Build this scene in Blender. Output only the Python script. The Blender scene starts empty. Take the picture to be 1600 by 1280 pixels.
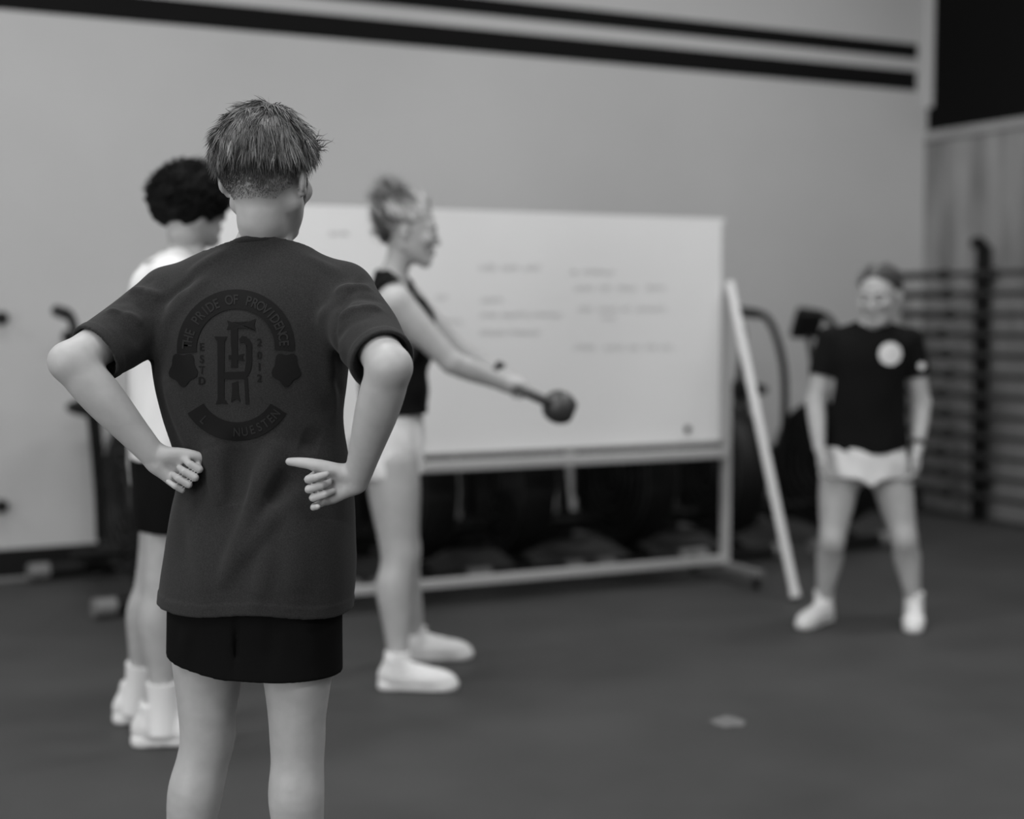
import bpy, bmesh, math, random
import numpy as np
from mathutils import Vector, Matrix
from mathutils.bvhtree import BVHTree

SC = bpy.context.scene
COL = SC.collection
random.seed(7)
RNG = np.random.default_rng(7)

# ------------------------------------------------------------------ camera
F = 2300.0                      # focal length in pixels of the 1600 x 1280 frame
CAM_H = 1.30                    # camera height
PITCH = math.atan(150.0 / F)    # looking slightly down
cam = bpy.data.cameras.new('camera')
cam.sensor_width = 36.0
cam.lens = 36.0 * F / 1600.0
cam.dof.use_dof = True
cam.dof.focus_distance = 2.76
cam.dof.aperture_fstop = 1.5
cam.clip_start = 0.05
camo = bpy.data.objects.new('camera', cam)
camo.location = (0, 0, CAM_H)
camo.rotation_euler = (math.pi / 2 - PITCH, 0, 0)
COL.objects.link(camo)
SC.camera = camo

# ------------------------------------------------------------------ view
SC.view_settings.view_transform = 'Standard'
SC.view_settings.look = 'None'
SC.view_settings.gamma = 1.0
SC.view_settings.use_curve_mapping = False
SC.view_settings.exposure = -0.62

# ------------------------------------------------------------------ world: closed hall, only a trace of stray light
W = bpy.data.worlds.new('world')
SC.world = W
W.use_nodes = True
W.node_tree.nodes['Background'].inputs[0].default_value = (0.5, 0.5, 0.5, 1)
W.node_tree.nodes['Background'].inputs[1].default_value = 0.05

# room frame: far right corner, axis along the long wall (to the left), axis along the right wall (to the camera)
YAW = math.radians(27.0)
COR = Vector((2.757, 9.87, 0))
E1 = Vector((-math.cos(YAW), -math.sin(YAW), 0))
E2 = Vector((math.sin(YAW), -math.cos(YAW), 0))
def room(a, b, z=0.0):
    return COR + E1 * a + E2 * b + Vector((0, 0, z))
ROOM_A, ROOM_B, ROOM_H = 12.5, 14.0, 4.8

# lamps in the ceiling: (a along long wall, b away from it), power
LAMP_W0 = 125
LAMPS = [(2.0, 2.8, LAMP_W0), (6.2, 2.8, LAMP_W0), (10.2, 2.8, LAMP_W0),
         (2.0, 6.4, LAMP_W0), (6.2, 6.0, LAMP_W0), (10.2, 6.4, LAMP_W0),
         (2.0, 10.6, LAMP_W0), (6.2, 10.6, LAMP_W0), (10.2, 10.6, LAMP_W0)]
LAMP_L, LAMP_W = 2.2, 0.55
# daylight through the wide glazed door in the side wall, left of and behind the camera
DOOR_B0, DOOR_B1, DOOR_Z = 5.6, 11.4, 3.3
day = bpy.data.lights.new('door_daylight', 'AREA')
day.shape = 'RECTANGLE'; day.size = DOOR_B1 - DOOR_B0 - 0.2; day.size_y = DOOR_Z - 0.2; day.energy = 480
dayo = bpy.data.objects.new('door_daylight', day)
dayo.location = room(ROOM_A - 0.03, (DOOR_B0 + DOOR_B1) / 2, DOOR_Z / 2)
dayo.rotation_euler = (-E1).to_track_quat('-Z', 'Z').to_euler()
COL.objects.link(dayo)

# ------------------------------------------------------------------ measuring helpers
_c, _s = math.cos(PITCH), math.sin(PITCH)
def P(u, v, Y):
    """world point at forward distance Y that the lens sees at picture position (u, v)"""
    a = (u - 800.0) / F
    b = (640.0 - v) / F
    t = Y / (_c + b * _s)
    return Vector((a * t, Y, CAM_H + (-_s + b * _c) * t))
def ray(u, v):
    a = (u - 800.0) / F
    b = (640.0 - v) / F
    return Vector((a, _c + b * _s, -_s + b * _c)).normalized()

# ------------------------------------------------------------------ materials (neutral greys: the photograph is monochrome)
def mat(name, col, rough=0.6, metal=0.0, noise=None, bump=None, spec=0.5, sheen=0.0, attr=None, sss=0.0):
    m = bpy.data.materials.new(name)
    m.use_nodes = True
    nt = m.node_tree
    b = nt.nodes['Principled BSDF']
    b.inputs['Base Color'].default_value = (col, col, col, 1)
    b.inputs['Roughness'].default_value = rough
    b.inputs['Metallic'].default_value = metal
    b.inputs['Specular IOR Level'].default_value = spec
    if sheen:
        b.inputs['Sheen Weight'].default_value = sheen
        b.inputs['Sheen Roughness'].default_value = 0.6
    if sss:
        b.inputs['Subsurface Weight'].default_value = sss
        b.inputs['Subsurface Radius'].default_value = (0.01, 0.01, 0.01)
        b.inputs['Subsurface Scale'].default_value = 1.0
    tc = nt.nodes.new('ShaderNodeTexCoord')
    if noise:      # (scale, amount, detail, stretch)
        sc_, amt, det, st = noise
        mp = nt.nodes.new('ShaderNodeMapping')
        mp.inputs['Scale'].default_value = st
        nz = nt.nodes.new('ShaderNodeTexNoise')
        nz.inputs['Scale'].default_value = sc_
        nz.inputs['Detail'].default_value = det
        rp = nt.nodes.new('ShaderNodeMapRange')
        rp.inputs['From Min'].default_value = 0.3
        rp.inputs['From Max'].default_value = 0.7
        rp.inputs['To Min'].default_value = col * (1 - amt)
        rp.inputs['To Max'].default_value = col * (1 + amt)
        nt.links.new(tc.outputs['Object'], mp.inputs['Vector'])
        nt.links.new(mp.outputs['Vector'], nz.inputs['Vector'])
        nt.links.new(nz.outputs['Fac'], rp.inputs['Value'])
        cb = nt.nodes.new('ShaderNodeCombineColor')
        for k in range(3):
            nt.links.new(rp.outputs['Result'], cb.inputs[k])
        nt.links.new(cb.outputs['Color'], b.inputs['Base Color'])
    if attr:
        at = nt.nodes.new('ShaderNodeAttribute')
        at.attribute_name = attr
        nt.links.new(at.outputs['Color'], b.inputs['Base Color'])
    if bump:       # (scale, strength, distance)
        nb = nt.nodes.new('ShaderNodeTexNoise')
        nb.inputs['Scale'].default_value = bump[0]
        nb.inputs['Detail'].default_value = 4
        bp = nt.nodes.new('ShaderNodeBump')
        bp.inputs['Strength'].default_value = bump[1]
        bp.inputs['Distance'].default_value = bump[2]
        nt.links.new(tc.outputs['Object'], nb.inputs['Vector'])
        nt.links.new(nb.outputs['Fac'], bp.inputs['Height'])
        nt.links.new(bp.outputs['Normal'], b.inputs['Normal'])
    return m

U3 = (1, 1, 1)
M = {}
M['wall'] = mat('wall_paint', 0.47, 0.75, noise=(0.9, 0.05, 5, U3), bump=(60, 0.15, 0.003))
M['stripe_black'] = mat('stripe_black', 0.005, 0.8, spec=0.15)
M['stripe_light'] = mat('stripe_light', 0.50, 0.7)
M['black_wall'] = mat('black_paint', 0.005, 0.9, spec=0.1)
M['ply'] = mat('plywood', 0.24, 0.7, noise=(2.2, 0.42, 6, (2.5, 2.5, 0.5)))
M['ply_trim'] = mat('plywood_edge', 0.30, 0.7, noise=(3, 0.2, 4, U3))
M['rubber'] = mat('rubber_floor', 0.040, 0.62, noise=(1.7, 0.22, 8, U3), bump=(220, 0.35, 0.002), spec=0.35)
M['chalk'] = mat('chalk', 0.13, 0.9)
M['board'] = mat('whiteboard', 0.73, 0.28, noise=(1.3, 0.03, 3, U3))
M['ink'] = mat('marker_ink', 0.33, 0.6)
M['alu'] = mat('aluminium', 0.50, 0.42, metal=0.35)
M['dark_alu'] = mat('dark_aluminium', 0.20, 0.5, metal=0.3)
M['pvc'] = mat('pvc_pipe', 0.66, 0.4)
M['black_plastic'] = mat('black_plastic', 0.006, 0.55, spec=0.25)
M['black_metal'] = mat('black_metal', 0.007, 0.55, spec=0.25)
M['grey_plastic'] = mat('grey_plastic', 0.17, 0.5)
M['steel'] = mat('steel', 0.055, 0.45, metal=0.6)
M['iron'] = mat('kettlebell_iron', 0.035, 0.38, bump=(180, 0.2, 0.002))
M['lamp'] = mat('lamp_diffuser', 0.9, 0.5)
M['skin'] = mat('skin', 0.38, 0.52, noise=(28, 0.07, 5, U3), bump=(420, 0.12, 0.0006), spec=0.35, sss=0.12)
M['skin_soft'] = mat('skin_lighter', 0.40, 0.5, noise=(20, 0.06, 4, U3), spec=0.35)
M['lip'] = mat('lips', 0.26, 0.45)
M['eye'] = mat('eye_white', 0.38, 0.3)
M['iris'] = mat('eye_iris', 0.02, 0.2)
M['brow'] = mat('eyebrow', 0.10, 0.7)
M['tee'] = mat('charcoal_cotton', 0.021, 0.92, noise=(420, 0.28, 3, U3), bump=(900, 0.25, 0.0006), spec=0.1, sheen=0.06)
M['print'] = mat('black_ink_print', 0.006, 0.8, spec=0.15)
M['print_light'] = mat('charcoal_letter', 0.021, 0.9, spec=0.1)
M['shorts'] = mat('black_shorts', 0.005, 0.9, spec=0.08)
M['white_cloth'] = mat('white_cotton', 0.72, 0.9, spec=0.1, bump=(300, 0.1, 0.001))
M['black_cloth'] = mat('black_cotton', 0.007, 0.9, spec=0.1)
M['shoe'] = mat('white_shoe_mesh', 0.66, 0.75, noise=(90, 0.08, 3, U3))
M['sole'] = mat('white_shoe_sole', 0.70, 0.6)
M['dark_shoe'] = mat('dark_shoe', 0.05, 0.7)
M['sock'] = mat('white_sock', 0.74, 0.95, bump=(200, 0.3, 0.001))
M['hair_dark'] = mat('dark_hair_strands', 0.01, 0.7, attr='tone', spec=0.12)
M['hair'] = mat('hair_strands', 0.1, 0.42, attr='tone', spec=0.5)
M['pane'] = mat('bright_glass', 0.8, 0.3)
M['watch'] = mat('watch', 0.02, 0.4)

# ------------------------------------------------------------------ object helpers
def tag(o, label=None, cat=None, group=None, kind=None):
    if label: o['label'] = label
    if cat: o['category'] = cat
    if group: o['group'] = group
    if kind: o['kind'] = kind
    return o

def obj_from(name, verts, faces, m, parent=None, base=(0, 0, 0), smooth=True, tone=None):
    """mesh object whose origin lies at base (world); children share their parent's base"""
    me = bpy.data.meshes.new(name)
    V = np.asarray(verts, dtype=np.float64).reshape(-1, 3) - np.asarray(base, dtype=np.float64)
    if isinstance(faces, np.ndarray):
        n = len(faces); k = faces.shape[1]
        me.vertices.add(len(V)); me.vertices.foreach_set('co', V.astype(np.float32).ravel())
        me.loops.add(n * k); me.loops.foreach_set('vertex_index', faces.astype(np.int32).ravel())
        me.polygons.add(n)
        me.polygons.foreach_set('loop_start', (np.arange(n) * k).astype(np.int32))
        me.polygons.foreach_set('loop_total', np.full(n, k, dtype=np.int32))
        me.update(calc_edges=True)
    else:
        me.from_pydata([tuple(v) for v in V], [], [tuple(f) for f in faces])
        me.update()
    me.validate()
    if smooth:
        me.polygons.foreach_set('use_smooth', np.ones(len(me.polygons), dtype=bool))
    if tone is not None:
        ca = me.color_attributes.new('tone', 'FLOAT_COLOR', 'POINT')
        t = np.asarray(tone, dtype=np.float32)
        c4 = np.stack([t, t, t, np.ones_like(t)], 1)
        ca.data.foreach_set('color', c4.ravel())
    me.materials.append(m)
    o = bpy.data.objects.new(name, me)
    COL.objects.link(o)
    if parent is not None:
        o.parent = parent
    else:
        o.location = base
    return o

def empty(name, loc, rz=0.0):
    o = bpy.data.objects.new(name, None)
    o.location = loc
    o.rotation_euler = (0, 0, rz)
    o.empty_display_size = 0.1
    COL.objects.link(o)
    return o

class MB:
    """collects hard-surface shapes of ONE part"""
    def __init__(s): s.v = []; s.f = []
    def add(s, v, f):
        n = len(s.v); s.v += [tuple(x) for x in v]; s.f += [tuple(i + n for i in q) for q in f]; return s
    def box(s, c, size, R=None, bevel=0.0):
        bm = bmesh.new(); bmesh.ops.create_cube(bm, size=1.0)
        for v in bm.verts: v.co = Vector((v.co.x * size[0], v.co.y * size[1], v.co.z * size[2]))
        if bevel: bmesh.ops.bevel(bm, geom=list(bm.edges), offset=bevel, segments=2, affect='EDGES', profile=0.6)
        bm.verts.index_update()
        R = R or Matrix.Identity(3)
        s.add([Vector(c) + R @ v.co for v in bm.verts], [[v.index for v in f.verts] for f in bm.faces]); bm.free(); return s
    def tube(s, pts, r, n=10, closed=False, smooth=0):
        pts = [Vector(p) for p in pts]
        rs = list(r) if hasattr(r, '__len__') else [r] * len(pts)
        if smooth:
            pts, rs = catmull(pts, rs, smooth)
        m = len(pts); ring = []
        up = None
        for i in range(m):
            a = pts[i - 1] if (i > 0 or closed) else pts[i]
            b = pts[(i + 1) % m] if (i < m - 1 or closed) else pts[i]
            t = (b - a).normalized()
            if up is None:
                up = Vector((0, 0, 1)) if abs(t.z) < 0.9 else Vector((1, 0, 0))
            x = t.cross(up)
            x = x.normalized() if x.length > 1e-6 else t.orthogonal().normalized()
            up = x.cross(t).normalized()
            ring.append([pts[i] + (x * math.cos(k * 2 * math.pi / n) + up * math.sin(k * 2 * math.pi / n)) * rs[i] for k in range(n)])
        v = [p for rg in ring for p in rg]; f = []
        for i in range(m if closed else m - 1):
            j = (i + 1) % m
            for k in range(n):
                f.append((i * n + k, i * n + (k + 1) % n, j * n + (k + 1) % n, j * n + k))
        if not closed:
            f.append(tuple(range(n - 1, -1, -1))); f.append(tuple((m - 1) * n + k for k in range(n)))
        return s.add(v, f)
    def lathe(s, prof, c, axis, n=28):
        """prof: (radius, offset along axis)"""
        ax = Vector(axis).normalized(); x = ax.orthogonal().normalized(); y = ax.cross(x)
        v = []; f = []
        for (r, h) in prof:
            for k in range(n):
                a = 2 * math.pi * k / n
                v.append(Vector(c) + ax * h + (x * math.cos(a) + y * math.sin(a)) * max(r, 1e-4))
        for i in range(len(prof) - 1):
            for k in range(n):
                f.append((i * n + k, i * n + (k + 1) % n, (i + 1) * n + (k + 1) % n, (i + 1) * n + k))
        f.append(tuple(range(n - 1, -1, -1))); f.append(tuple((len(prof) - 1) * n + k for k in range(n)))
        return s.add(v, f)
    def build(s, name, m, parent=None, base=(0, 0, 0), smooth=False):
        o = obj_from(name, s.v, s.f, m, parent, base, smooth=False)
        bm = bmesh.new(); bm.from_mesh(o.data)
        bmesh.ops.recalc_face_normals(bm, faces=bm.faces)
        if smooth:
            for f in bm.faces: f.smooth = len(f.verts) <= 4
            for e in bm.edges:
                if len(e.link_faces) == 2 and e.calc_face_angle(0) > 0.9: e.smooth = False
        bm.to_mesh(o.data); bm.free()
        return o

def catmull(pts, rs, sub):
    P_ = [np.array(list(p) + [r], dtype=float) for p, r in zip(pts, rs)]
    P_ = [2 * P_[0] - P_[1]] + P_ + [2 * P_[-1] - P_[-2]]
    out = []
    for i in range(1, len(P_) - 2):
        p0, p1, p2, p3 = P_[i - 1:i + 3]
        for k in range(sub):
            t = k / sub
            out.append(0.5 * (2 * p1 + (p2 - p0) * t + (2 * p0 - 5 * p1 + 4 * p2 - p3) * t * t + (3 * p1 - p0 - 3 * p2 + p3) * t ** 3))
    out.append(P_[-2])
    return [Vector(o[:3]) for o in out], [max(float(o[3]), 1e-4) for o in out]

def copy_tree(o, parent=None):
    c = o.copy(); COL.objects.link(c); c.parent = parent
    for ch in list(o.children): copy_tree(ch, c)
    return c

# ------------------------------------------------------------------ implicit surfaces: organic bodies grown as one continuous mesh
def smin(a, b, k):
    if k <= 0: return np.minimum(a, b)
    h = np.clip(0.5 + 0.5 * (b - a) / k, 0, 1)
    return b * (1 - h) + a * h - k * h * (1 - h)
def smax(a, b, k): return -smin(-a, -b, k)

def A(p): return np.array(list(p), dtype=np.float32)

def d_cone(X, Y, Z, a, b, ra, rb):
    ba = b - a; L = float(ba @ ba) + 1e-12
    t = np.clip(((X - a[0]) * ba[0] + (Y - a[1]) * ba[1] + (Z - a[2]) * ba[2]) / L, 0, 1)
    dx = X - a[0] - t * ba[0]; dy = Y - a[1] - t * ba[1]; dz = Z - a[2] - t * ba[2]
    return np.sqrt(dx * dx + dy * dy + dz * dz) - (ra + t * (rb - ra))

def d_ell(X, Y, Z, c, r, R=None):
    x, y, z = X - c[0], Y - c[1], Z - c[2]
    if R is not None:           # columns of R are the ellipsoid's axes
        R = np.array(R, dtype=np.float32)
        x, y, z = (x * R[0, 0] + y * R[1, 0] + z * R[2, 0], x * R[0, 1] + y * R[1, 1] + z * R[2, 1], x * R[0, 2] + y * R[1, 2] + z * R[2, 2])
    k0 = np.sqrt((x / r[0]) ** 2 + (y / r[1]) ** 2 + (z / r[2]) ** 2)
    k1 = np.sqrt((x / r[0] ** 2) ** 2 + (y / r[1] ** 2) ** 2 + (z / r[2] ** 2) ** 2) + 1e-9
    return np.where(k0 < 1e-6, -min(r), k0 * (k0 - 1) / k1).astype(np.float32)

class Vol:
    def __init__(s, h): s.h = h; s.ops = []
    def op(s, fn, lo, hi, mode='add', k=0.01, pad=0.03):
        s.ops.append((fn, np.array(lo, float) - pad - k, np.array(hi, float) + pad + k, mode, k)); return s
    def cone(s, a, b, ra, rb, k=0.01, mode='add'):
        a, b = A(a), A(b); r = max(ra, rb)
        return s.op(lambda X, Y, Z: d_cone(X, Y, Z, a, b, ra, rb), np.minimum(a, b) - r, np.maximum(a, b) + r, mode, k)
    def chain(s, pts, rs, k=0.01, sub=4, mode='add', cuts=()):
        p, r = catmull([Vector(q) for q in pts], rs, sub) if sub > 1 else ([Vector(q) for q in pts], list(rs))
        pa = [A(q) for q in p]
        def fn(X, Y, Z):
            best = None
            for i in range(len(pa) - 1):       # nearest point of the centre line carries the radius: no ridges between the pieces
                a, ba = pa[i], pa[i + 1] - pa[i]
                L = float(ba @ ba) + 1e-12
                t = np.clip(((X - a[0]) * ba[0] + (Y - a[1]) * ba[1] + (Z - a[2]) * ba[2]) / L, 0, 1)
                q2 = (X - a[0] - t * ba[0]) ** 2 + (Y - a[1] - t * ba[1]) ** 2 + (Z - a[2] - t * ba[2]) ** 2
                rr = r[i] + t * (r[i + 1] - r[i])
                if best is None: best, rad = q2, rr
                else:
                    m = q2 < best
                    best = np.where(m, q2, best); rad = np.where(m, rr, rad)
            d = np.sqrt(best) - rad
            for (q, n) in cuts:
                d = np.maximum(d, (X - q[0]) * n[0] + (Y - q[1]) * n[1] + (Z - q[2]) * n[2])
            return d
        arr = np.array([list(q) for q in p]); m = max(r)
        return s.op(fn, arr.min(0) - m, arr.max(0) + m, mode, k)
    def ell(s, c, r, R=None, k=0.01, mode='add'):
        c = A(c); m = max(r)
        return s.op(lambda X, Y, Z: d_ell(X, Y, Z, c, r, R), c - m, c + m, mode, k)
    def loft(s, keys, yaw=0.0, k=0.01, mode='add', power=2.0):
        """stack of ellipses: keys (z, cx, cy, rx, ry), turned by yaw about z"""
        K = sorted(keys)
        pts = [Vector((q[1], q[2], q[0])) for q in K]
        zs, cx, cy, rx, ry = [], [], [], [], []
        rr = catmull(pts, [q[3] for q in K], 8); r2 = catmull(pts, [q[4] for q in K], 8)
        for p, a, b in zip(rr[0], rr[1], r2[1]):
            zs.append(p.z); cx.append(p.x); cy.append(p.y); rx.append(a); ry.append(b)
        zs = np.maximum.accumulate(np.array(zs) + np.arange(len(zs)) * 1e-7)
        c, sn = math.cos(yaw), math.sin(yaw)
        z0, z1 = K[0][0], K[-1][0]
        def fn(X, Y, Z):
            z = Z.ravel()
            g = lambda t: np.interp(z, zs, t).astype(np.float32).reshape(Z.shape)
            dx, dy = X - g(cx), Y - g(cy)
            x, y = dx * c + dy * sn, -dx * sn + dy * c
            a, b = g(rx), g(ry)
            if power == 2.0:
                k0 = np.sqrt((x / a) ** 2 + (y / b) ** 2) + 1e-6
            else:
                k0 = (np.abs(x / a) ** power + np.abs(y / b) ** power) ** (1 / power) + 1e-6
            k1 = np.sqrt((x / a ** 2) ** 2 + (y / b ** 2) ** 2) + 1e-3
            d = np.where(k0 < 0.3, -0.7 * np.minimum(a, b), k0 * (k0 - 1) / k1)
            return np.maximum(d, np.maximum(z0 - Z, Z - z1)).astype(np.float32)
        m = max(max(q[3], q[4]) for q in K)
        lo = (min(q[1] for q in K) - m, min(q[2] for q in K) - m, z0); hi = (max(q[1] for q in K) + m, max(q[2] for q in K) + m, z1)
        return s.op(fn, lo, hi, mode, k)
    def field(s):
        adds = [o for o in s.ops if o[3] == 'add']
        lo = np.min([o[1] for o in adds], 0); hi = np.max([o[2] for o in adds], 0)
        n = np.ceil((hi - lo) / s.h).astype(int) + 2
        f = np.full(n, 0.5, np.float32)
        ax = [(lo[i] + s.h * np.arange(n[i])).astype(np.float32) for i in range(3)]
        for fn, l, h_, mode, k in s.ops:
            i0 = np.clip(np.floor((l - lo) / s.h).astype(int), 0, n); i1 = np.clip(np.ceil((h_ - lo) / s.h).astype(int) + 1, 0, n)
            if np.any(i1 - i0 < 1): continue
            sl = tuple(slice(a, b) for a, b in zip(i0, i1))
            X = ax[0][sl[0]][:, None, None]; Y = ax[1][sl[1]][None, :, None]; Z = ax[2][sl[2]][None, None, :]
            if mode == 'mod':
                f[sl] = fn(X, Y, Z, f[sl]); continue
            d = fn(X, Y, Z)
            if mode == 'add': f[sl] = smin(f[sl], d, k)
            elif mode == 'cut': f[sl] = smax(f[sl], -d, k)
            elif mode == 'disp': f[sl] = f[sl] + d
        return f, lo
    def mesh(s, post=None):
        f, lo = s.field()
        if post is not None: f = post(f, lo, s.h)
        return nets(f, lo, s.h)
    def mod(s, fn, lo, hi): return s.op(fn, lo, hi, 'mod', 0, 0)

def grid_of(f, lo, h):
    n = f.shape
    return ((lo[0] + h * np.arange(n[0])).astype(np.float32)[:, None, None], (lo[1] + h * np.arange(n[1])).astype(np.float32)[None, :, None],
            (lo[2] + h * np.arange(n[2])).astype(np.float32)[None, None, :])

def nets(f, lo, h):
    s = f < 0
    cnt = np.zeros(tuple(np.array(f.shape) - 1), np.int8)
    for dx in (0, 1):
        for dy in (0, 1):
            for dz in (0, 1):
                cnt += s[dx:dx + cnt.shape[0], dy:dy + cnt.shape[1], dz:dz + cnt.shape[2]]
    ids = np.argwhere((cnt > 0) & (cnt < 8))
    idx = np.full(cnt.shape, -1, np.int32)
    i, j, k = ids.T
    idx[i, j, k] = np.arange(len(ids))
    cor = [(a, b, c) for a in (0, 1) for b in (0, 1) for c in (0, 1)]
    val = {q: f[i + q[0], j + q[1], k + q[2]] for q in cor}
    pos = np.zeros((len(ids), 3)); num = np.zeros(len(ids))
    for a in cor:
        for ax_ in range(3):
            if a[ax_] == 0:
                b = list(a); b[ax_] = 1; b = tuple(b)
                va, vb = val[a], val[b]
                m = (va < 0) != (vb < 0)
                t = np.where(m, va / np.where(np.abs(va - vb) < 1e-12, 1, va - vb), 0)
                p = np.tile(np.array(a, float), (len(ids), 1)); p[:, ax_] += t
                pos += np.where(m[:, None], p, 0); num += m
    V = np.asarray(lo) + h * (ids + pos / num[:, None])
    quads = []
    for ax_ in range(3):
        o1, o2 = [q for q in range(3) if q != ax_]
        sl0 = [slice(None)] * 3; sl1 = [slice(None)] * 3
        sl0[ax_] = slice(0, -1); sl1[ax_] = slice(1, None)
        s0, s1 = s[tuple(sl0)], s[tuple(sl1)]
        e = np.argwhere(s0 != s1)
        e = e[(e[:, o1] > 0) & (e[:, o2] > 0) & (e[:, o1] < f.shape[o1] - 1) & (e[:, o2] < f.shape[o2] - 1)]
        if not len(e): continue
        inside = s0[e[:, 0], e[:, 1], e[:, 2]]
        def c(d1, d2):
            q = e.copy(); q[:, o1] += d1; q[:, o2] += d2
            return idx[q[:, 0], q[:, 1], q[:, 2]]
        q = np.stack([c(-1, -1), c(0, -1), c(0, 0), c(-1, 0)], 1)
        fl = inside if ax_ != 1 else ~inside
        q = np.where(fl[:, None], q, q[:, ::-1])
        quads.append(q)
    Q = np.concatenate(quads)
    Q = Q[(Q >= 0).all(1)]
    # two Taubin passes take the voxel ripple off
    for _ in range(2):
        for lam in (0.5, -0.52):
            acc = np.zeros_like(V); c_ = np.zeros(len(V))
            for a, b in ((0, 1), (1, 2), (2, 3), (3, 0)):
                np.add.at(acc, Q[:, a], V[Q[:, b]]); np.add.at(acc, Q[:, b], V[Q[:, a]])
                np.add.at(c_, Q[:, a], 1); np.add.at(c_, Q[:, b], 1)
            V = V + lam * (acc / np.maximum(c_, 1)[:, None] - V)
    return V, Q

def shell(t, cuts=()):
    """turn a solid garment field into cloth of thickness t, then open it with cut functions"""
    def post(f, lo, h):
        X, Y, Z = grid_of(f, lo, h)
        m = np.full(f.shape, -1.0, np.float32)
        for c in cuts: m = np.maximum(m, c(X, Y, Z))
        tt = t + np.clip((-m - 0.012) * 0.8, 0, 0.024)      # a thin edge at every opening, more body away from it
        return np.maximum(np.maximum(f, -(f + tt)), m).astype(np.float32)
    return post

def fold(a, b, w, d):
    """a soft fold of cloth along the segment a-b; d > 0 raises, d < 0 sinks"""
    a, b = A(a), A(b)
    def fn(X, Y, Z):
        ba = b - a; L = float(ba @ ba) + 1e-12
        t = np.clip(((X - a[0]) * ba[0] + (Y - a[1]) * ba[1] + (Z - a[2]) * ba[2]) / L, 0, 1)
        q = (X - a[0] - t * ba[0]) ** 2 + (Y - a[1] - t * ba[1]) ** 2 + (Z - a[2] - t * ba[2]) ** 2
        return (-d * np.exp(-q / (w * w)) * (np.sin(np.pi * np.clip(t * 0.9 + 0.05, 0, 1)) ** 0.6)).astype(np.float32)
    return fn, np.minimum(a, b) - 3 * w, np.maximum(a, b) + 3 * w

def wave_noise(scale, amp, seed=0, n=7):
    r = np.random.default_rng(seed)
    K = r.normal(size=(n, 3)) * scale; ph = r.uniform(0, 6.28, n)
    def fn(X, Y, Z):
        o = 0
        for q, p in zip(K, ph): o = o + np.sin(X * q[0] + Y * q[1] + Z * q[2] + p)
        return (amp * o / math.sqrt(n)).astype(np.float32)
    return fn

# ------------------------------------------------------------------ anatomy
def rot_head(yaw, pitch=0.0, roll=0.0):
    """columns: person's right, forward, up.  yaw 0 = looking along +Y, positive turns towards +X; pitch > 0 looks down"""
    R = Matrix.Rotation(-yaw, 3, 'Z') @ Matrix.Rotation(-pitch, 3, 'X') @ Matrix.Rotation(roll, 3, 'Y')
    return R

def add_head(V, C, R, s=1.0, neck=None, nr=(0.056, 0.06), smile=False, fem=False):
    C = Vector(C)
    L = lambda x, y, z: C + R @ (Vector((x, y, z)) * s)
    Rn = [[R[i][j] for j in range(3)] for i in range(3)]
    e = lambda c, r, k=0.02, mode='add': V.ell(L(*c), tuple(q * s for q in r), Rn, k * s, mode)
    cn = lambda a, b, ra, rb, k=0.012, mode='add': V.cone(L(*a), L(*b), ra * s, rb * s, k * s, mode)
    e((0, -0.012, 0.032), (0.076, 0.098, 0.086))
    e((0, -0.052, 0.012), (0.066, 0.052, 0.066), 0.03)
    e((0, 0.030, -0.022), (0.063, 0.062, 0.088), 0.025)
    jw = 0.050 if fem else 0.056
    for sx in (-1, 1):
        cn((sx * jw, -0.004, -0.052), (sx * 0.018, 0.070, -0.098), 0.020, 0.016, 0.03)
        e((sx * 0.040, 0.066, -0.020), (0.026, 0.026, 0.022), 0.02)                       # cheekbone
    e((0, 0.074, -0.098), (0.022, 0.018, 0.017), 0.02)                                     # chin
    cn((-0.038, 0.076, 0.024), (0.038, 0.076, 0.024), 0.010, 0.010, 0.018)               # brow
    for sx in (-1, 1): e((sx * 0.031, 0.101, 0.006), (0.019, 0.020, 0.013), 0.012, 'cut')  # eye sockets
    cn((0, 0.088, 0.016), (0, 0.108, -0.026), 0.0075, 0.0115, 0.010)                      # nose
    for sx in (-1, 1): e((sx * 0.011, 0.100, -0.031), (0.0075, 0.010, 0.007), 0.006)
    e((0, 0.090, -0.062), (0.026, 0.012, 0.014), 0.012)                                    # mouth mound
    V.chain([L(-0.026, 0.088, -0.056 if smile else -0.061), L(0, 0.103, -0.062), L(0.026, 0.088, -0.056 if smile else -0.061)],
            [0.0022 * s, 0.003 * s, 0.0022 * s], 0.003 * s, 3, 'cut')
    for sx in (-1, 1):                                                                      # ears
        Re = (R @ Matrix.Rotation(sx * 0.42, 3, 'Z') @ Matrix.Rotation(-0.18, 3, 'X'))
        Ren = [[Re[i][j] for j in range(3)] for i in range(3)]
        c = (sx * 0.083, -0.012, -0.002)
        V.ell(L(*c), (0.0085 * s, 0.019 * s, 0.032 * s), Ren, 0.006 * s)
        V.ell(L(sx * 0.0945, -0.010, 0.004), (0.0075 * s, 0.0115 * s, 0.021 * s), Ren, 0.004 * s, 'cut')
        V.ell(L(sx * 0.081, -0.004, -0.030), (0.007 * s, 0.009 * s, 0.010 * s), Ren, 0.006 * s)
    if neck is not None:
        N = Vector(neck)
        V.chain([L(0, -0.022, -0.02), L(0, -0.020, -0.085), N + (C - N) * 0.28, N], [nr[0] * s * 0.98, nr[0] * s, nr[0] * s * 1.0, nr[1] * s * 1.12], 0.02, 4)
    return L

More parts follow.
